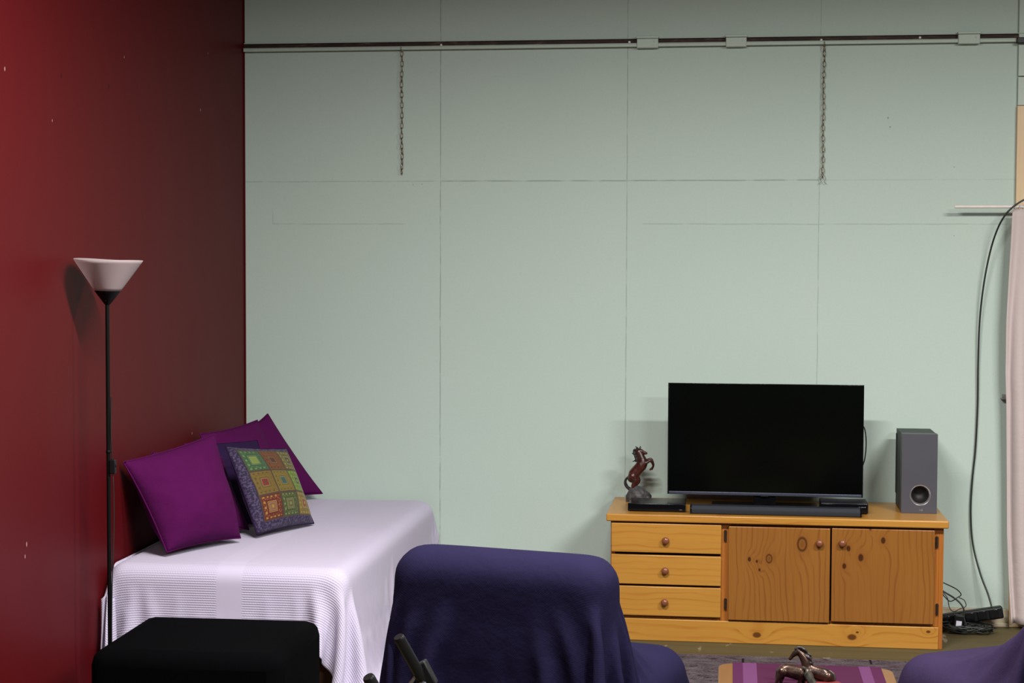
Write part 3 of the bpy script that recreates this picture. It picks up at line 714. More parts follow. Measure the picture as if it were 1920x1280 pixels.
def box_push(Q, c, h, r, th, rot=0.):
    """pushes points out of a rounded box; returns points, hit mask, normals"""
    cr, sr = math.cos(rot), math.sin(rot); L = Q-np.array(c)
    X = L[:, 0]*cr+L[:, 1]*sr; Yl = -L[:, 0]*sr+L[:, 1]*cr; L = np.stack([X, Yl, L[:, 2]], 1)
    q = np.abs(L)-(np.array(h)-r); mq = np.maximum(q, 0); ln = np.sqrt((mq*mq).sum(1)); ins = q.max(1)
    d = ln+np.minimum(ins, 0)-r; sg = np.where(L >= 0, 1., -1.)
    n = mq/(ln[:, None]+1e-9)*sg; inside = ln < 1e-8
    if inside.any():
        ax = q[inside].argmax(1); nn = np.zeros((inside.sum(), 3)); nn[np.arange(len(ax)), ax] = sg[inside, ax]; n[inside] = nn
    hit = d < th; push = (th-d)[:, None]*n*hit[:, None]; push = np.stack([push[:, 0]*cr-push[:, 1]*sr, push[:, 0]*sr+push[:, 1]*cr, push[:, 2]], 1)
    return Q+push, hit
def cloth_obj(name, P, nu, nv, sp, mat, parent, thick=.002, sub=1):
    uv = [(i*sp, j*sp) for i in range(nu) for j in range(nv)]
    bm = grid_mesh(P, nu, nv, uv); o = obj(name, bm, mat, parent, smooth=180)
    if thick:
        s = o.modifiers.new('solid', 'SOLIDIFY'); s.thickness = thick; s.offset = -1
    if sub:
        s = o.modifiers.new('subsurf', 'SUBSURF'); s.levels = sub; s.render_levels = sub
    return o

# ---------------------------------------------------------------- bed
BW, BL, BZ = .955, 1.93, .535
bed = thing('single_bed', 'low single bed pushed into the corner, its dark wooden base under the blanket', 'bed', (.0, 0, 0))
bb = bmesh.new(); box(bb, .03, BW-.03, -BL+.03, -.02, .08, .28); obj('base', bb, M['brown_wood'], bed, bevel=.006)
for xx in (.07, BW-.07):
    for yy in (-BL+.08, -.08): obj('leg', bx(xx-.025, xx+.025, yy-.025, yy+.025, 0, .08), M['brown_wood'], bed, bevel=.003)
obj('mattress', bx(.03, BW-.03, -BL+.035, -.03, .281, BZ-.02), M['mattress'], bed, bevel=.06)
sp = .0235; nx_, ny_ = 70, 96
gx = (np.arange(nx_))*sp-.02; gy = .02-(np.arange(ny_))*sp
P0 = np.stack([np.repeat(gx, ny_), np.tile(gy, nx_), np.full(nx_*ny_, BZ+.012)], 1)
rs_ = np.random.RandomState(2); P0[:, 2] += .002*rs_.rand(len(P0))
bedc = ((.02+BW)/2-.001, -BL/2-.01, BZ/2); bedh = ((BW-.02)/2, BL/2-.01, BZ/2)
def bed_col(Q):
    Q, h1 = box_push(Q, bedc, bedh, .05, .004)
    Q[:, 0] = np.maximum(Q[:, 0], .012); Q[:, 1] = np.minimum(Q[:, 1], -.006)
    Q[:, 2] = np.maximum(Q[:, 2], .02); return Q, h1
pn = np.where((P0[:, 0] > .03) & (P0[:, 0] < BW-.07) & (P0[:, 1] > -BL+.08) & (P0[:, 1] < -.03))[0]; pt = P0[pn].copy(); pt[:, 2] = BZ+.005+.003*np.sin(pt[:, 0]*9+pt[:, 1]*5)
P1 = solve(P0, nx_, ny_, sp, bed_col, 700, .1, pin=(pn, pt))
blk = cloth_obj('blanket', P1, nx_, ny_, sp, M['blanket'], None, .003, 1)
tag(blk, 'white ribbed blanket hanging over the single bed in the corner', 'blanket')

Pk = []
for i in range(14):
    for j in range(16):
        u_, t_ = i/13, j/15
        Pk.append((.018+.052*u_+.006*math.sin(6*u_+3*t_), -1.985-.05*math.sin(PI*u_)*(.4+.6*t_)-.035*math.sin(u_*9+1)*(.4+.6*t_)-.02*t_, .43-.012*math.cos(u_*7)-.37*t_))
hk = obj('hanging_corner', grid_mesh(Pk, 14, 16, [(i*.006, j*.024) for i in range(14) for j in range(16)]), M['blanket'], blk, smooth=180, subsurf=1)
hm = hk.modifiers.new('solid', 'SOLIDIFY'); hm.thickness = .003
# ---------------------------------------------------------------- cushions
def cushion(name, px, zc, s, mat, thick, label, origin_z=.55, n=26, sag=.10, bs=None, wall=None, depth=0):
    """px: bottom-left, bottom-right, top-right, top-left pixels; bottoms stand on the bed, tops lean back at edge length s"""
    BLp, BRp, TRp, TLp = px
    B0 = at_z(*BLp, zc); B1 = at_z(*BRp, zc)
    if bs: B0, B1 = bs
    def top(pp, base, ln):
        d = Vector(_ray(*pp)); o = Vector(CAM); a = d.dot(d); b_ = 2*d.dot(o-base); c = (o-base).dot(o-base)-ln*ln
        disc = b_*b_-4*a*c
        t = (-b_+math.sqrt(max(0, disc)))/(2*a); return o+d*t
    T0 = top(TLp, B0, s); T1 = top(TRp, B1, s)
    return B0, B1, T1, T0
def pillow_mesh(c, th, n=30, pinch=.06, seed=0, flange=0):
    mid_ = sum(c, Vector())/4; c = [mid_+(q-mid_)*1.03 for q in c]
    B0, B1, T1, T0 = c; nrm = ((B1-B0).cross(T0-B0)).normalized()
    rnd = random.Random(seed); bm = bmesh.new(); lay = bm.loops.layers.uv.new('UVMap'); S = {}
    off = Vector((rnd.random()*9, rnd.random()*9, 0))
    for side in (1, -1):
        for i in range(n+1):
            for j in range(n+1):
                u, v = i/n, j/n; U_, V_ = 2*u-1, 2*v-1
                # concave edges between the corners
                uu = .5+.5*U_*(1-pinch*(1-V_*V_)); vv = .5+.5*V_*(1-pinch*(1-U_*U_))
                p = B0*(1-uu)*(1-vv)+B1*uu*(1-vv)+T1*uu*vv+T0*(1-uu)*vv
                e = max(0, (1-U_**2))*max(0, (1-V_**2)); h = th*(e**.55)*(1-.15*V_)*1.1
                h += .10*th*noise.noise(Vector((u*3, v*3, side*2))+off)*e**.3+.05*th*noise.noise(Vector((u*9, v*7, side))+off)*min(1, e*3)
                edge = i in (0, n) or j in (0, n)
                if edge and side == -1: S[(side, i, j)] = S[(1, i, j)]; continue
                if edge: h = .004*noise.noise(Vector((u*12, v*12, 0))+off)
                S[(side, i, j)] = bm.verts.new(p+nrm*(h*side))
    for side in (1, -1):
        for i in range(n):
            for j in range(n):
                q = [S[(side, i, j)], S[(side, i+1, j)], S[(side, i+1, j+1)], S[(side, i, j+1)]]
                uvq = [(i/n, j/n), ((i+1)/n, j/n), ((i+1)/n, (j+1)/n), (i/n, (j+1)/n)]
                if len(set(q)) < 4: continue
                f = bm.faces.new(q)
                for l, t in zip(f.loops, uvq): l[lay].uv = t
    return bm, [p_ for p_ in c]
def piping_pts(c, n=24, pinch=.06, k=1.0):
    B0, B1, T1, T0 = c; out = []
    for a, b2 in (((0, 0), (1, 0)), ((1, 0), (1, 1)), ((1, 1), (0, 1)), ((0, 1), (0, 0))):
        for i in range(n):
            t = i/n; u = a[0]+(b2[0]-a[0])*t; v = a[1]+(b2[1]-a[1])*t; U_, V_ = 2*u-1, 2*v-1
            uu = .5+.5*U_*(1-pinch*(1-V_*V_)); vv = .5+.5*V_*(1-pinch*(1-U_*U_))
            out.append(B0*(1-uu)*(1-vv)+B1*uu*(1-vv)+T1*uu*vv+T0*(1-uu)*vv)
    return out
def make_cushion(px, s, mat, th, label, zc=.56, seed=0, pinch=.06, piping=True, corners=None, pipem=None):
    c = corners if corners else cushion('', px, zc, s, mat, th, label)
    base = (c[0]+c[1])/2
    t = thing('cushion', label, 'cushion', (base.x, base.y, min(c[0].z, c[1].z)), 0, 'cushions piled on the bed')
    bm, _ = pillow_mesh(c, th, 44, pinch, seed); obj('cover', bm, mat, t, world=True, smooth=180)
    if piping: obj('piping', tb(piping_pts([sum(c, Vector())/4+(q-sum(c, Vector())/4)*1.03 for q in c], 44, pinch), .0030, 8, closed=True), pipem or M['pipe'], t, world=True, smooth=180)
    for o in t.children: pass
    return c
def vecs(L): return [Vector(t) for t in L]
make_cushion(None, 0, M['magenta'], .10, 'large magenta cushion at the front of the pile on the bed', seed=1, pinch=.05,
             corners=vecs([(0.199, -1.754, 0.566), (0.384, -1.404, 0.568), (0.26, -1.348, 0.979), (0.028, -1.752, 0.907)]))
make_cushion(None, 0, M['magenta'], .045, 'magenta cushion squeezed directly behind the front one', seed=2, pinch=.05,
             corners=vecs([(0.173, -1.528, 0.619), (0.335, -1.113, 0.557), (0.187, -1.009, 0.842), (0.026, -1.424, 0.908)]))
make_cushion(None, 0, M['plum'], .022, 'flat dark purple cushion behind the embroidered one', seed=3, pinch=.03,
             corners=vecs([(0.2, -1.136, 0.561), (0.417, -0.808, 0.549), (0.253, -0.675, 0.887), (0.027, -1.004, 0.898)]))
make_cushion(None, 0, M['magenta'], .06, 'magenta cushion leaning on the red wall behind the dark purple one', seed=4, pinch=.05,
             corners=vecs([(0.229, -0.883, 0.55), (0.361, -0.453, 0.569), (0.179, -0.417, 0.949), (0.047, -0.847, 0.927)]))
make_cushion(None, 0, M['magenta'], .055, 'rearmost magenta cushion in the corner against the green wall', seed=5, pinch=.06,
             corners=vecs([(0.17, -0.42, 0.56), (0.408, -0.10, 0.575), (0.153, -0.14, 0.954), (0.05, -0.47, 0.86)]))
make_cushion(None, 0, M['patch'], .060, 'small embroidered patchwork cushion with purple border on the bed', seed=6, pinch=.045, pipem=M['pipe_dark'],
             corners=vecs([(0.425, -1.272, 0.564), (0.57, -0.911, 0.557), (0.428, -0.818, 0.864), (0.265, -1.18, 0.912)]))

# ---------------------------------------------------------------- ottoman
ott = thing('ottoman', 'black cloth covered cube ottoman in front of the bed', 'ottoman', (.625, -2.56, 0), math.radians(1))
b = bx(-.325, .325, -.30, .30, .03, .425)
o = obj('seat_box', b, M['ottoman'], ott, bevel=.05)
for sx_ in (-1, 1):
    for sy_ in (-1, 1): obj('foot', lt([(0, 0), (.02, 0), (.024, .035), (0, .035)], 16, Matrix.Translation((sx_*.26, sy_*.24, 0))), M['black_plastic'], ott, smooth=40)

# ---------------------------------------------------------------- covered armchairs
def armchair(name, label, loc, rot, mat, seed, size=(2.1, 2.3), off=(0, .08), back=(.31, .085, .86), seat=(.43, .30, .50), tilt=0, spc=.0265, steps=1200, group=None):
    t = thing(name, label, 'armchair', (loc[0], loc[1], 0), rot, group)
    nu_, nv_ = int(size[0]/spc), int(size[1]/spc)
    gx = (np.arange(nu_)-nu_/2)*spc+off[0]; gy = (np.arange(nv_)-nv_/2)*spc+off[1]
    P0 = np.stack([np.repeat(gx, nv_), np.tile(gy, nu_), np.full(nu_*nv_, back[2]+.02)], 1)
    r_ = np.random.RandomState(seed); P0[:, 2] += .012*r_.rand(len(P0))
    bc = (0, 0, back[2]/2); bh = (back[0], back[1], back[2]/2)
    sc = (0, back[1]+seat[1]-.02, seat[2]/2); shh = (seat[0], seat[1], seat[2]/2)
    def col(Q):
        Q, h1 = box_push(Q, bc, bh, .075, .006); Q, h2 = box_push(Q, sc, shh, .09, .006)
        h3 = Q[:, 2] < .008; Q[:, 2] = np.maximum(Q[:, 2], .008); return Q, h1 | h2 | h3
    pn = np.where((np.abs(P0[:, 0]) < back[0]-.09) & (np.abs(P0[:, 1]) < spc*.8))[0]; pt = P0[pn].copy(); pt[:, 2] = back[2]+.007
    P1 = solve(P0, nu_, nv_, spc, col, steps, .05, pin=(pn, pt))
    cloth_obj('throw_cover', P1, nu_, nv_, spc, mat, t, .002, 1)
    obj('backrest', bx(-back[0]+.03, back[0]-.03, -back[1]+.03, back[1]-.03, .12, back[2]-.035), M['brown_wood'], t, bevel=.05)
    obj('seat', bx(-seat[0]+.03, seat[0]-.03, back[1]-.028, sc[1]+seat[1]-.03, .12, seat[2]-.035), M['brown_wood'], t, bevel=.07)
    for lx in (-1, 1):
        for ly in (back[1]+.03, sc[1]+seat[1]-.08): obj('leg', bx(lx*(seat[0]-.09)-.02, lx*(seat[0]-.09)+.02, ly-.02, ly+.02, 0, .12), M['brown_wood'], t)
    return t
armchair('armchair', 'armchair seen from behind under a navy sheet in front of the cabinet', (1.735, -3.23), math.radians(-14), M['navy'], 3, back=(.335, .10, .85), seat=(.38, .30, .47), size=(1.9, 2.05), group='armchairs under dark sheets')
armchair('armchair', 'armchair under a faded violet sheet at the right edge beside the coffee table', (3.58, -3.08), math.radians(30), M['violet'], 8, back=(.335, .10, .85), seat=(.40, .30, .47), size=(1.9, 2.05), group='armchairs under dark sheets')

# ---------------------------------------------------------------- coffee table, cloth, horses
TZ = .42
tA = at_z(1350, 1248, TZ); tB = at_z(1672, 1260, TZ)
tcx = (tA.x+tB.x)/2; tback = at_z(1500, 1247, TZ).y
ct = thing('coffee_table', 'low wooden coffee table with rounded corners between the two armchairs', 'table', (tcx, tback-.45, 0), math.radians(0))
def rrect(hx, hy, r, z0, z1, seg=10):
    bm = bmesh.new(); pts = []
    for cx, cy, a0 in ((hx-r, hy-r, 0), (-hx+r, hy-r, PI/2), (-hx+r, -hy+r, PI), (hx-r, -hy+r, 1.5*PI)):
        for k in range(seg+1): a = a0+PI/2*k/seg; pts.append((cx+r*math.cos(a), cy+r*math.sin(a)))
    A_ = [bm.verts.new((x, y, z0)) for x, y in pts]; B_ = [bm.verts.new((x, y, z1)) for x, y in pts]
    bm.faces.new(A_[::-1]); bm.faces.new(B_)
    for k in range(len(pts)): bm.faces.new((A_[k], A_[(k+1) % len(pts)], B_[(k+1) % len(pts)], B_[k]))
    return bm
thx = (tB.x-tA.x)/2+.005
mt_table = pine('table_wood', (.13, .056, .014), (.09, .034, .008), 'y', (), 30, 9., .4)
obj('tabletop', rrect(thx, .45, .05, TZ-.028, TZ), mt_table, ct, bevel=.005)
for sx_ in (-1, 1):
    for sy_ in (-1, 1): obj('leg', bx(sx_*(thx-.05)-.022, sx_*(thx-.05)+.022, sy_*.39-.022, sy_*.39+.022, 0, TZ-.028), mt_table, ct, bevel=.004)
g = G('striped_purple_runner'); u, v, _ = g.sep(g.coord())
ct_x = lambda px: (at_z(px, 1262, TZ).x-tcx)
sx = [-.5, ct_x(1391+4), ct_x(1414), 0]
xs = [ct_x(p_) for p_ in (1372, 1393, 1417, 1612, 1634)]
nrm_ = g.mul(g.add(u, .5), 1.0)
c = g.ramp(nrm_, [(0, (.046, .011, .034)), (xs[1]+.5, (.078, .026, .070)), (xs[2]+.5, (.040, .009, .025)), (xs[3]+.5, (.078, .026, .070)), (xs[4]+.5, (.044, .010, .030))], 'CONSTANT')
wn = g.math('SINE', g.mul(v, 1500)); g.bump(wn, .2, .001); M['runner'] = g.out(g.mix(g.mul(g.smooth(wn, 0, 1), .15), c, (.05, .01, .04)), .95, 0, .05)
rA = ct_x(1374); rB = ct_x(1655)
rn = obj('table_runner', bx(rA, rB, -.452, .4495, 0.0005, .003), M['runner'], None, bevel=.001); rn.location = (tcx, tback-.45, TZ)
tag(rn, 'purple and mauve striped cloth runner on the coffee table', 'table runner')
q = at_z(1572, 1268, TZ+.004)
g = G('red_cloth'); wn = g.noise(g.coord(), 60, 3, .6); M['redcloth'] = g.out(g.mix(wn, (.08, .002, .003), (.13, .003, .005)), .7)
rm = obj('red_mat', lt([(0, 0), (.052, 0), (.056, .002), (.052, .004), (0, .004)], 40, Matrix.Identity(4)), M['redcloth'], None, smooth=40); rm.location = (at_z(1545, 1285, TZ).x, at_z(1545, 1285, TZ).y, TZ+.0035)
tag(rm, 'round red mat under the bronze horses on the coffee table', 'mat')

fy = rm.location.y
def fp(px, py, y=0., r=5., Yp=None):
    Yp = Yp if Yp is not None else fy
    p_ = at_y(px, py, Yp+y); return (p_.x, p_.y, p_.z, r*.00168)
zf = TZ+.0078
def leg(pts): return pts
# grazing horse, front
t = thing('horse_figurine', 'bronze horse figurine with its head lowered, nearer of the pair on the table', 'figurine', (at_y(1492, 1260, fy-.02).x, fy-.02, zf), 0, 'bronze horses on the coffee table')
Yg = fy-.02; zz = at_y(1490, 1240, Yg)
def fpg(px, py, y=0., r=5.): return fp(px, py, y, r, Yg)
gz = lambda py: None
def ground(px, Yq, y, r): p_ = at_y(px, 1240, Yq+y); return (p_.x, Yq+y, zf+r*.00168, r*.00168)
bodyg = [[fpg(1466, 1258, 0, 9.5), fpg(1473, 1256, 0, 12), fpg(1484, 1258, 0, 13), fpg(1496, 1261, 0, 13), fpg(1506, 1263, 0, 12), fpg(1512, 1265, 0, 10)],
         [fpg(1508, 1262, 0, 10.5), fpg(1516, 1267, -.01, 9), fpg(1520, 1276, -.02, 7), fpg(1521, 1284, -.028, 5.6), fpg(1519, 1292, -.03, 4), fpg(1514, 1300, -.032, 3)]]
for s in (-1, 1):
    bodyg.append([fpg(1467, 1259, s*.010, 9), fpg(1463+s*3, 1270, s*.011, 4.4), fpg(1459+s*4, 1281, s*.011, 2.6), ground(1460+s*5, Yg, s*.011, 2.2)])
    bodyg.append([fpg(1505, 1264, s*.009, 9), fpg(1503+s*3, 1276, s*.010, 3.6), fpg(1503+s*5, 1288, s*.010, 2.6), ground(1502+s*6, Yg, s*.010, 2.3)])
def shift(chs, loc): return [[(c[0]-loc[0], c[1]-loc[1], c[2]-loc[2], c[3]) for c in ch] for ch in chs]
organic('body', shift(bodyg, t.location), M['bronze'], t, Matrix.Identity(4), .0022)
mg = []
for k in range(9):
    a = k/8; mg.append([fpg(1506+14*a, 1251+20*a, -.008, 2.8), fpg(1514+13*a, 1257+22*a, -.026, 3.6), fpg(1509+14*a, 1266+24*a, -.032, 2.2)])
organic('mane', shift(mg, t.location), M['bronze_mane'], t, Matrix.Identity(4), .0016)
organic('tail', shift([[fpg(1463, 1251, 0, 2.4), fpg(1458, 1258, 0, 3), fpg(1456, 1268, .002, 2.8), fpg(1458, 1277, .002, 2.6), fpg(1453, 1283, 0, 1.2)]], t.location), M['bronze_mane'], t, Matrix.Identity(4), .0018)
# standing horse, head up, behind
Yh = fy+.035
t = thing('horse_figurine', 'bronze horse figurine with raised head, rear of the pair on the coffee table', 'figurine', (at_y(1530, 1260, Yh).x, Yh, zf), 0, 'bronze horses on the coffee table')
def fph(px, py, y=0., r=5.): return fp(px, py, y, r, Yh)
bodyh = [[fph(1512, 1253, 0, 11), fph(1520, 1257, 0, 12.5), fph(1532, 1261, 0, 12.5), fph(1543, 1264, 0, 13), fph(1552, 1268, 0, 11.5), fph(1556, 1272, 0, 9)],
         [fph(1514, 1251, 0, 10.5), fph(1511, 1241, 0, 9.2), fph(1507, 1233, 0, 8), fph(1502, 1226, 0, 6.6), fph(1497, 1222, 0, 5.6)],
         [fph(1496, 1221, 0, 6.2), fph(1490, 1225, 0, 5.4), fph(1485, 1230, 0, 3.8), fph(1481.5, 1234.5, 0, 3.4)],
         [fph(1492, 1217, .005, 1.6), fph(1491.5, 1213, .005, .8)], [fph(1495, 1217, -.005, 1.6), fph(1496, 1212.5, -.005, .8)]]
for s in (-1, 1):
    bodyh.append([fph(1552, 1268, s*.010, 9), fph(1550+s*3, 1279, s*.011, 4), fph(1555+s*3, 1290, s*.011, 2.6), ground(1553+s*4, Yh, s*.011, 2.3)])
    bodyh.append([fph(1515, 1258, s*.009, 8.5), fph(1516+s*3, 1272, s*.010, 3.4), fph(1516+s*4, 1286, s*.010, 2.5), ground(1516+s*4, Yh, s*.010, 2.3)])
organic('body', shift(bodyh, t.location), M['bronze'], t, Matrix.Identity(4), .0022)
mh = []
for a, b2, c2 in (((1494, 1216), (1500, 1215), (1508, 1217)), ((1497, 1217), (1504, 1218), (1510, 1222)), ((1500, 1221), (1507, 1223), (1517, 1227)), ((1503, 1225), (1510, 1228), (1518, 1231)),
                  ((1506, 1230), (1512, 1233), (1517, 1236)), ((1508, 1236), (1514, 1239), (1520, 1241)), ((1511, 1241), (1517, 1244), (1521, 1247)), ((1491, 1218), (1490, 1222), (1489, 1224))):
    mh.append([fph(a[0]+2, a[1]-2, 0, 3.6), fph(b2[0]+3, b2[1]-1, random.uniform(-.008, .001), 3.0), fph(c2[0]+5, c2[1]+2, random.uniform(-.008, .005), 1.1)])
organic('mane', shift(mh, t.location), M['mane_dark'], t, Matrix.Identity(4), .0018)
tl = [[fph(1556, 1258+k*2, (k-1)*.004, 2.6), fph(1563, 1264+k*1.5, (k-1)*.005, 2.8), fph(1565, 1273, (k-1)*.006, 2.6), fph(1558-k*4, 1280+k, (k-1)*.004, 1.6)] for k in range(3)]
organic('tail', shift(tl, t.location), M['bronze_mane'], t, Matrix.Identity(4), .0018)

# ---------------------------------------------------------------- rug
ra = at_z(1300, 1229, 0).y
rg = obj('area_rug', bx(1.35, 4.4, ra-3.1, ra, .0008, .008), M['rug'], None, bevel=.003)
tag(rg, 'distressed grey and purple patterned rug on the floor in front of the cabinet', 'rug')

# ---------------------------------------------------------------- curtain, rod, cable, power strip
ry = -.085
r0 = at_y(1790, 387.5, ry); r1 = at_y(1908, 391.5, ry)
rod = thing('curtain_rod', 'thin white curtain rod over the timber frame at the right', 'curtain rod', (r0.x+.3, 0, r0.z))
obj('rod', tb([(r0.x, ry, r0.z), (5.0, ry, r0.z)], .0075, 12), M['rod'], rod, world=True, smooth=60)
for bxx in (r0.x+.33, 4.95):
    bk = bmesh.new(); box(bk, bxx-.012, bxx+.012, -.027, -.0245, r0.z-.01, r0.z+.06); box(bk, bxx-.005, bxx+.005, ry-.008, -.025, r0.z-.014, r0.z-.008)
    obj('bracket', bk, M['rod'], rod, world=True, bevel=.002)
edge = [(395, 1899), (410, 1897), (440, 1896), (520, 1891), (600, 1886.5), (700, 1885.5), (760, 1887.5), (900, 1889), (1000, 1889.5), (1100, 1893), (1160, 1896)]
nu, nv = 110, 60; Pc = []
zt_, zbm = r0.z-.012, .03
def left_at(z):
    best = None
    zs = [at_y(x, y_, ry-.01) for y_, x in edge]
    for a, b2 in zip(zs, zs[1:]):
        if b2.z <= z <= a.z: t = (a.z-z)/(a.z-b2.z); return a.x+(b2.x-a.x)*t
    return zs[0].x if z > zs[0].z else zs[-1].x
for j in range(nv): pass
for i in range(nu):
    for j in range(nv):
        z = zt_+(zbm-zt_)*j/(nv-1); u_ = i/(nu-1); t = j/(nv-1); xl = left_at(z)
        gather = .25+.75*min(1, t*3)
        x = xl+u_*1.1
        ph = u_*2*PI*13+.5*math.sin(z*2.2+u_*9); yy = ry-.012+math.sin(ph)*.022*gather+.010*math.sin(ph*.37+z*3)*gather
        x += .010*math.cos(ph)*gather*min(1, u_*30)
        Pc.append((x, min(-.034, yy), z))
cu = obj('curtain', grid_mesh(Pc, nu, nv, [(i*.012, j*.03) for i in range(nu) for j in range(nv)]), M['curtain'], None, smooth=180)
s = cu.modifiers.new('solid', 'SOLIDIFY'); s.thickness = .0015
tag(cu, 'pale pinkish white curtain hanging from the rod at the right edge', 'curtain')
for px in (1903, 1911, 1919, 1928, 1938):
    q = at_y(px, 391, ry)
    pts = [(q.x+.002*math.sin(a), ry+.0125*math.cos(a), r0.z+.0125*math.sin(a)-.004) for a in [2*PI*k/16 for k in range(16)]]
    obj('ring', tb(pts, .0016, 6, closed=True), M['rod'], rod, world=True, smooth=60)
q = at_y(1912, 375, ry+.02)
# grey fold-back tab that pokes out from behind the curtain
q = at_y(1882, 746, -.03)
tbk = bmesh.new(); box(tbk, q.x-.012, q.x+.06, -.036, -.0005, q.z-.006, q.z-.001); box(tbk, q.x-.004, q.x+.06, -.030, -.0005, q.z-.001, q.z+.016)
tie = obj('tieback_hook', tbk, plain('dull_grey_metal', (.25, .25, .25), .5, .4), None, bevel=.002, origin=(q.x, -.02, q.z)); tag(tie, 'small grey hook on the wall poking out behind the curtain edge', 'hook')

cy = -.055
cpx = [(1925, 372, -.12), (1912, 379, -.125), (1898, 389, -.125), (1884, 404, -.115), (1870, 430, -.09), (1857, 470, -.06), (1845, 530, -.045), (1837, 600, -.03), (1834, 680, -.02), (1833, 760, -.015), (1829, 840, -.012), (1823, 900, -.012), (1820, 960, -.014), (1824, 1020, -.02), (1838, 1075, -.05), (1852, 1112, -.08), (1859, 1136, -.105)]
wire = [at_y(a, b2, c2) for a, b2, c2 in cpx]
wr = obj('wall_cable', tb(spline(wire, 6), .0042, 8), M['cable'], None, smooth=60, origin=wire[-1]); tag(wr, 'long black cable curving down the green wall beside the curtain', 'cable')
# power strip
psa = at_y(1760, 1166, -.13); psb = at_y(1880, 1146, -.10)
ps = thing('power_strip', 'long black power strip lying against the skirting beside the curtain', 'power strip', ((psa.x+psb.x)/2, -.115, 0))
L_ = psb.x-psa.x
Mp = Matrix.Rotation(-math.atan2(psb.z-psa.z, L_), 4, 'Y'); zc_ = .065
b = bx(-L_/2-.015, L_/2, -.022, .022, -.028, .028, M=Matrix.Translation((0, 0, zc_)) @ Mp); obj('housing', b, M['black_plastic'], ps, bevel=.008)
for k in range(5):
    b = bx(-.02, .02, -.004, .0, -.02, .02, M=Matrix.Translation((0, 0, zc_)) @ Mp @ Matrix.Translation((-L_/2+.03+k*.055, -.022, 0)))
    obj('socket', b, M['black_gloss'], ps, bevel=.003)
    
ad = at_y(1797, 1160, -.20)
pa2 = thing('power_adapter', 'black power adapter with a white label among the cables by the cabinet', 'adapter', (ad.x, -.20, 0))
Ma = Matrix.Translation((0, 0, .056)) @ Matrix.Rotation(math.radians(6), 4, 'Y')
obj('housing', bx(-.022, .026, -.018, .018, -.046, .032, M=Ma), M['black_plastic'], pa2, bevel=.005)
obj('label', bx(-.012, .013, -.0192, -.018, -.034, .006, M=Ma), M['label'], pa2, label='white printed label')
# cables by the cabinet
def cable(pts, r, label, name='cable'):
    P = [at_y(a, b2, c2) for a, b2, c2 in pts]; P = [Vector((p_.x, p_.y, max(p_.z, r+.001))) for p_ in P]
    o = obj(name, tb(spline(P, 7), r, 7), M['cable'], None, smooth=60, origin=P[0]); tag(o, label, 'cable', 'loose cables beside the cabinet'); return o
cable([(1760, 1088, -.14), (1775, 1095, -.14), (1793, 1104, -.13), (1802, 1114, -.13), (1795, 1120, -.14), (1782, 1127, -.15), (1772, 1119, -.15), (1764, 1110, -.14)], .0027, 'thin black cable looping out highest beside the cabinet')
cable([(1762, 1104, -.15), (1775, 1112, -.16), (1788, 1120, -.16), (1800, 1130, -.165), (1807, 1142, -.18), (1808, 1160, -.22), (1812, 1172, -.25)], .004, 'thicker black cable dropping beside the white adapter label')
cable([(1764, 1106, -.16), (1776, 1120, -.17), (1780, 1138, -.18), (1788, 1146, -.185), (1800, 1141, -.185), (1811, 1136, -.18), (1808, 1125, -.17), (1798, 1120, -.16)], .0022, 'thin black cable loop resting on the power strip')
pile = bmesh.new(); rnd = random.Random(11); cc = at_z(1812, 1186, 0)
for k in range(9):
    pts = []; ph = rnd.uniform(0, 6); ra_ = rnd.uniform(.06, .15); 
    for q_ in range(9):
        a = ph+q_*.9; pts.append((cc.x+ra_*1.0*math.cos(a)+rnd.uniform(-.02, .02), cc.y+ra_*.55*math.sin(a)+rnd.uniform(-.02, .02), .006+rnd.uniform(0, .035)))
    tube(pile, spline(pts, 6), rnd.choice([.0025, .003, .0035]), 6)
po = obj('cable_heap', pile, M['cable'], None, smooth=60, origin=(cc.x, cc.y, 0)); tag(po, 'tangled heap of black cables on the floor right of the cabinet', 'cables'); po['kind'] = 'stuff'

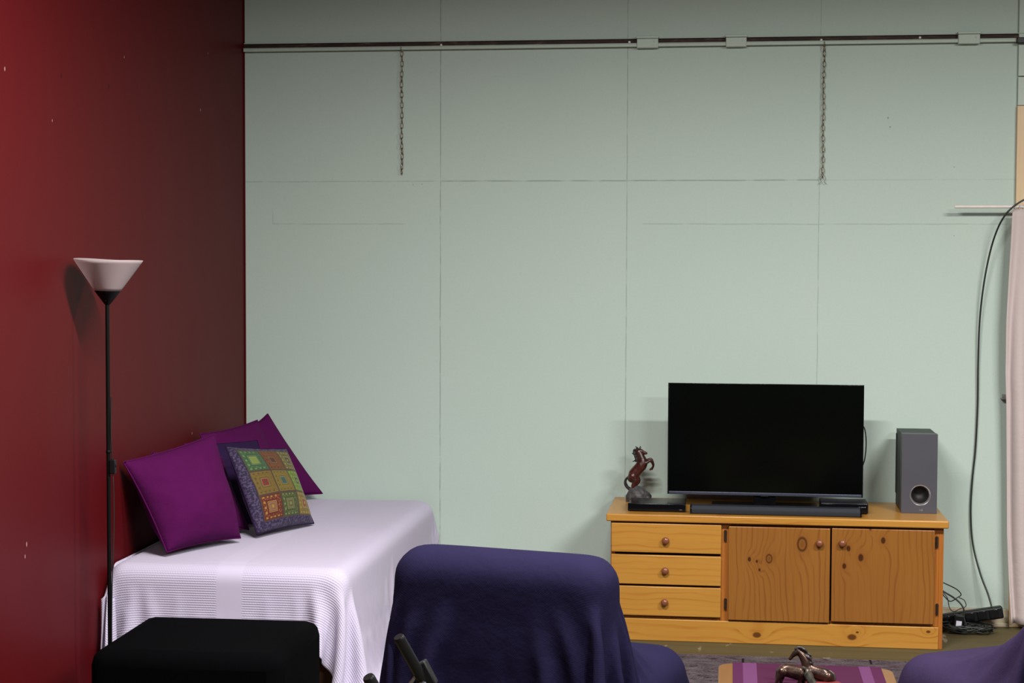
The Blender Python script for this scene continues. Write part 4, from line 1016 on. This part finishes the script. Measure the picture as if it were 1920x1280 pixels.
# ---------------------------------------------------------------- folded stand with two foam grips in the foreground
st = thing('folding_stand', 'black folding metal stand with two tube grips in front of the navy armchair', 'stand', (1.62, -4.55, 0))
def P3(px, py, Yw): q_ = at_y(px, py, Yw); return q_-Vector(st.location)
Yf = -4.5
g0, g1 = P3(747, 1193, Yf-.03), P3(797, 1281, Yf+.02)
dirg = (g1-g0).normalized()
def capped(a, b2, r):
    d = (b2-a).normalized(); L = (b2-a).length; n_ = [a, a+d*.003, a+d*.008, a+d*(L-.008), a+d*(L-.003), b2]
    return tb(n_, [r*.86, r*.97, r, r, r*.97, r*.86], 20)
obj('grip', capped(g0, g1, .0125), M['black_plastic'], st, smooth=50)
h0 = P3(690, 1268, Yf-.10); h1 = h0+dirg*.22
obj('grip', capped(h0, h1, .0135), M['black_plastic'], st, smooth=50)
ctr = P3(792, 1262, Yf+.02)
Mb = Matrix.Translation(ctr) @ Matrix.Rotation(math.radians(-28), 4, 'Y')
obj('bracket', bx(-.018, .020, -.014, .018, -.035, .024, M=Mb), M['black_plastic'], st, bevel=.004)
obj('bolt', lt([(0, .006), (.005, .005), (.007, 0)], 14, Matrix.Translation(ctr+Vector((.006, -.016, -.02))) @ Matrix.Rotation(PI/2, 4, 'X')), M['silver'], st, smooth=40)
mg_ = plain('worn_steel', (.20, .20, .18), .35, .8)
for dz in (0, .016):
    a = P3(783, 1262, Yf+.01)+Vector((dz, 0, -dz*.6)); e = P3(700, 1380, Yf-.02)+Vector((dz, 0, -dz*.6))
    obj('strut', tb([a, e], .0045, 10), mg_, st, smooth=60, label='bare steel strut')
hub = (g1+h1)/2+Vector((0, 0, -.22)); hub.x = 0; hub.y = 0
obj('pole', tb([(0, 0, .34), (hub.x, hub.y, hub.z)], .014, 14), M['black_metal'], st, smooth=60)
obj('crossbar', tb([g1, g1+dirg*.10, hub+Vector((.02, 0, -.02)), h1+dirg*.06, h1], .010, 12), M['black_metal'], st, smooth=60)
for k in range(3):
    a = 2*PI*k/3+.4; obj('leg', tb([(0, 0, .42), (.30*math.cos(a), .30*math.sin(a), .012)], .010, 12), M['black_metal'], st, smooth=60)
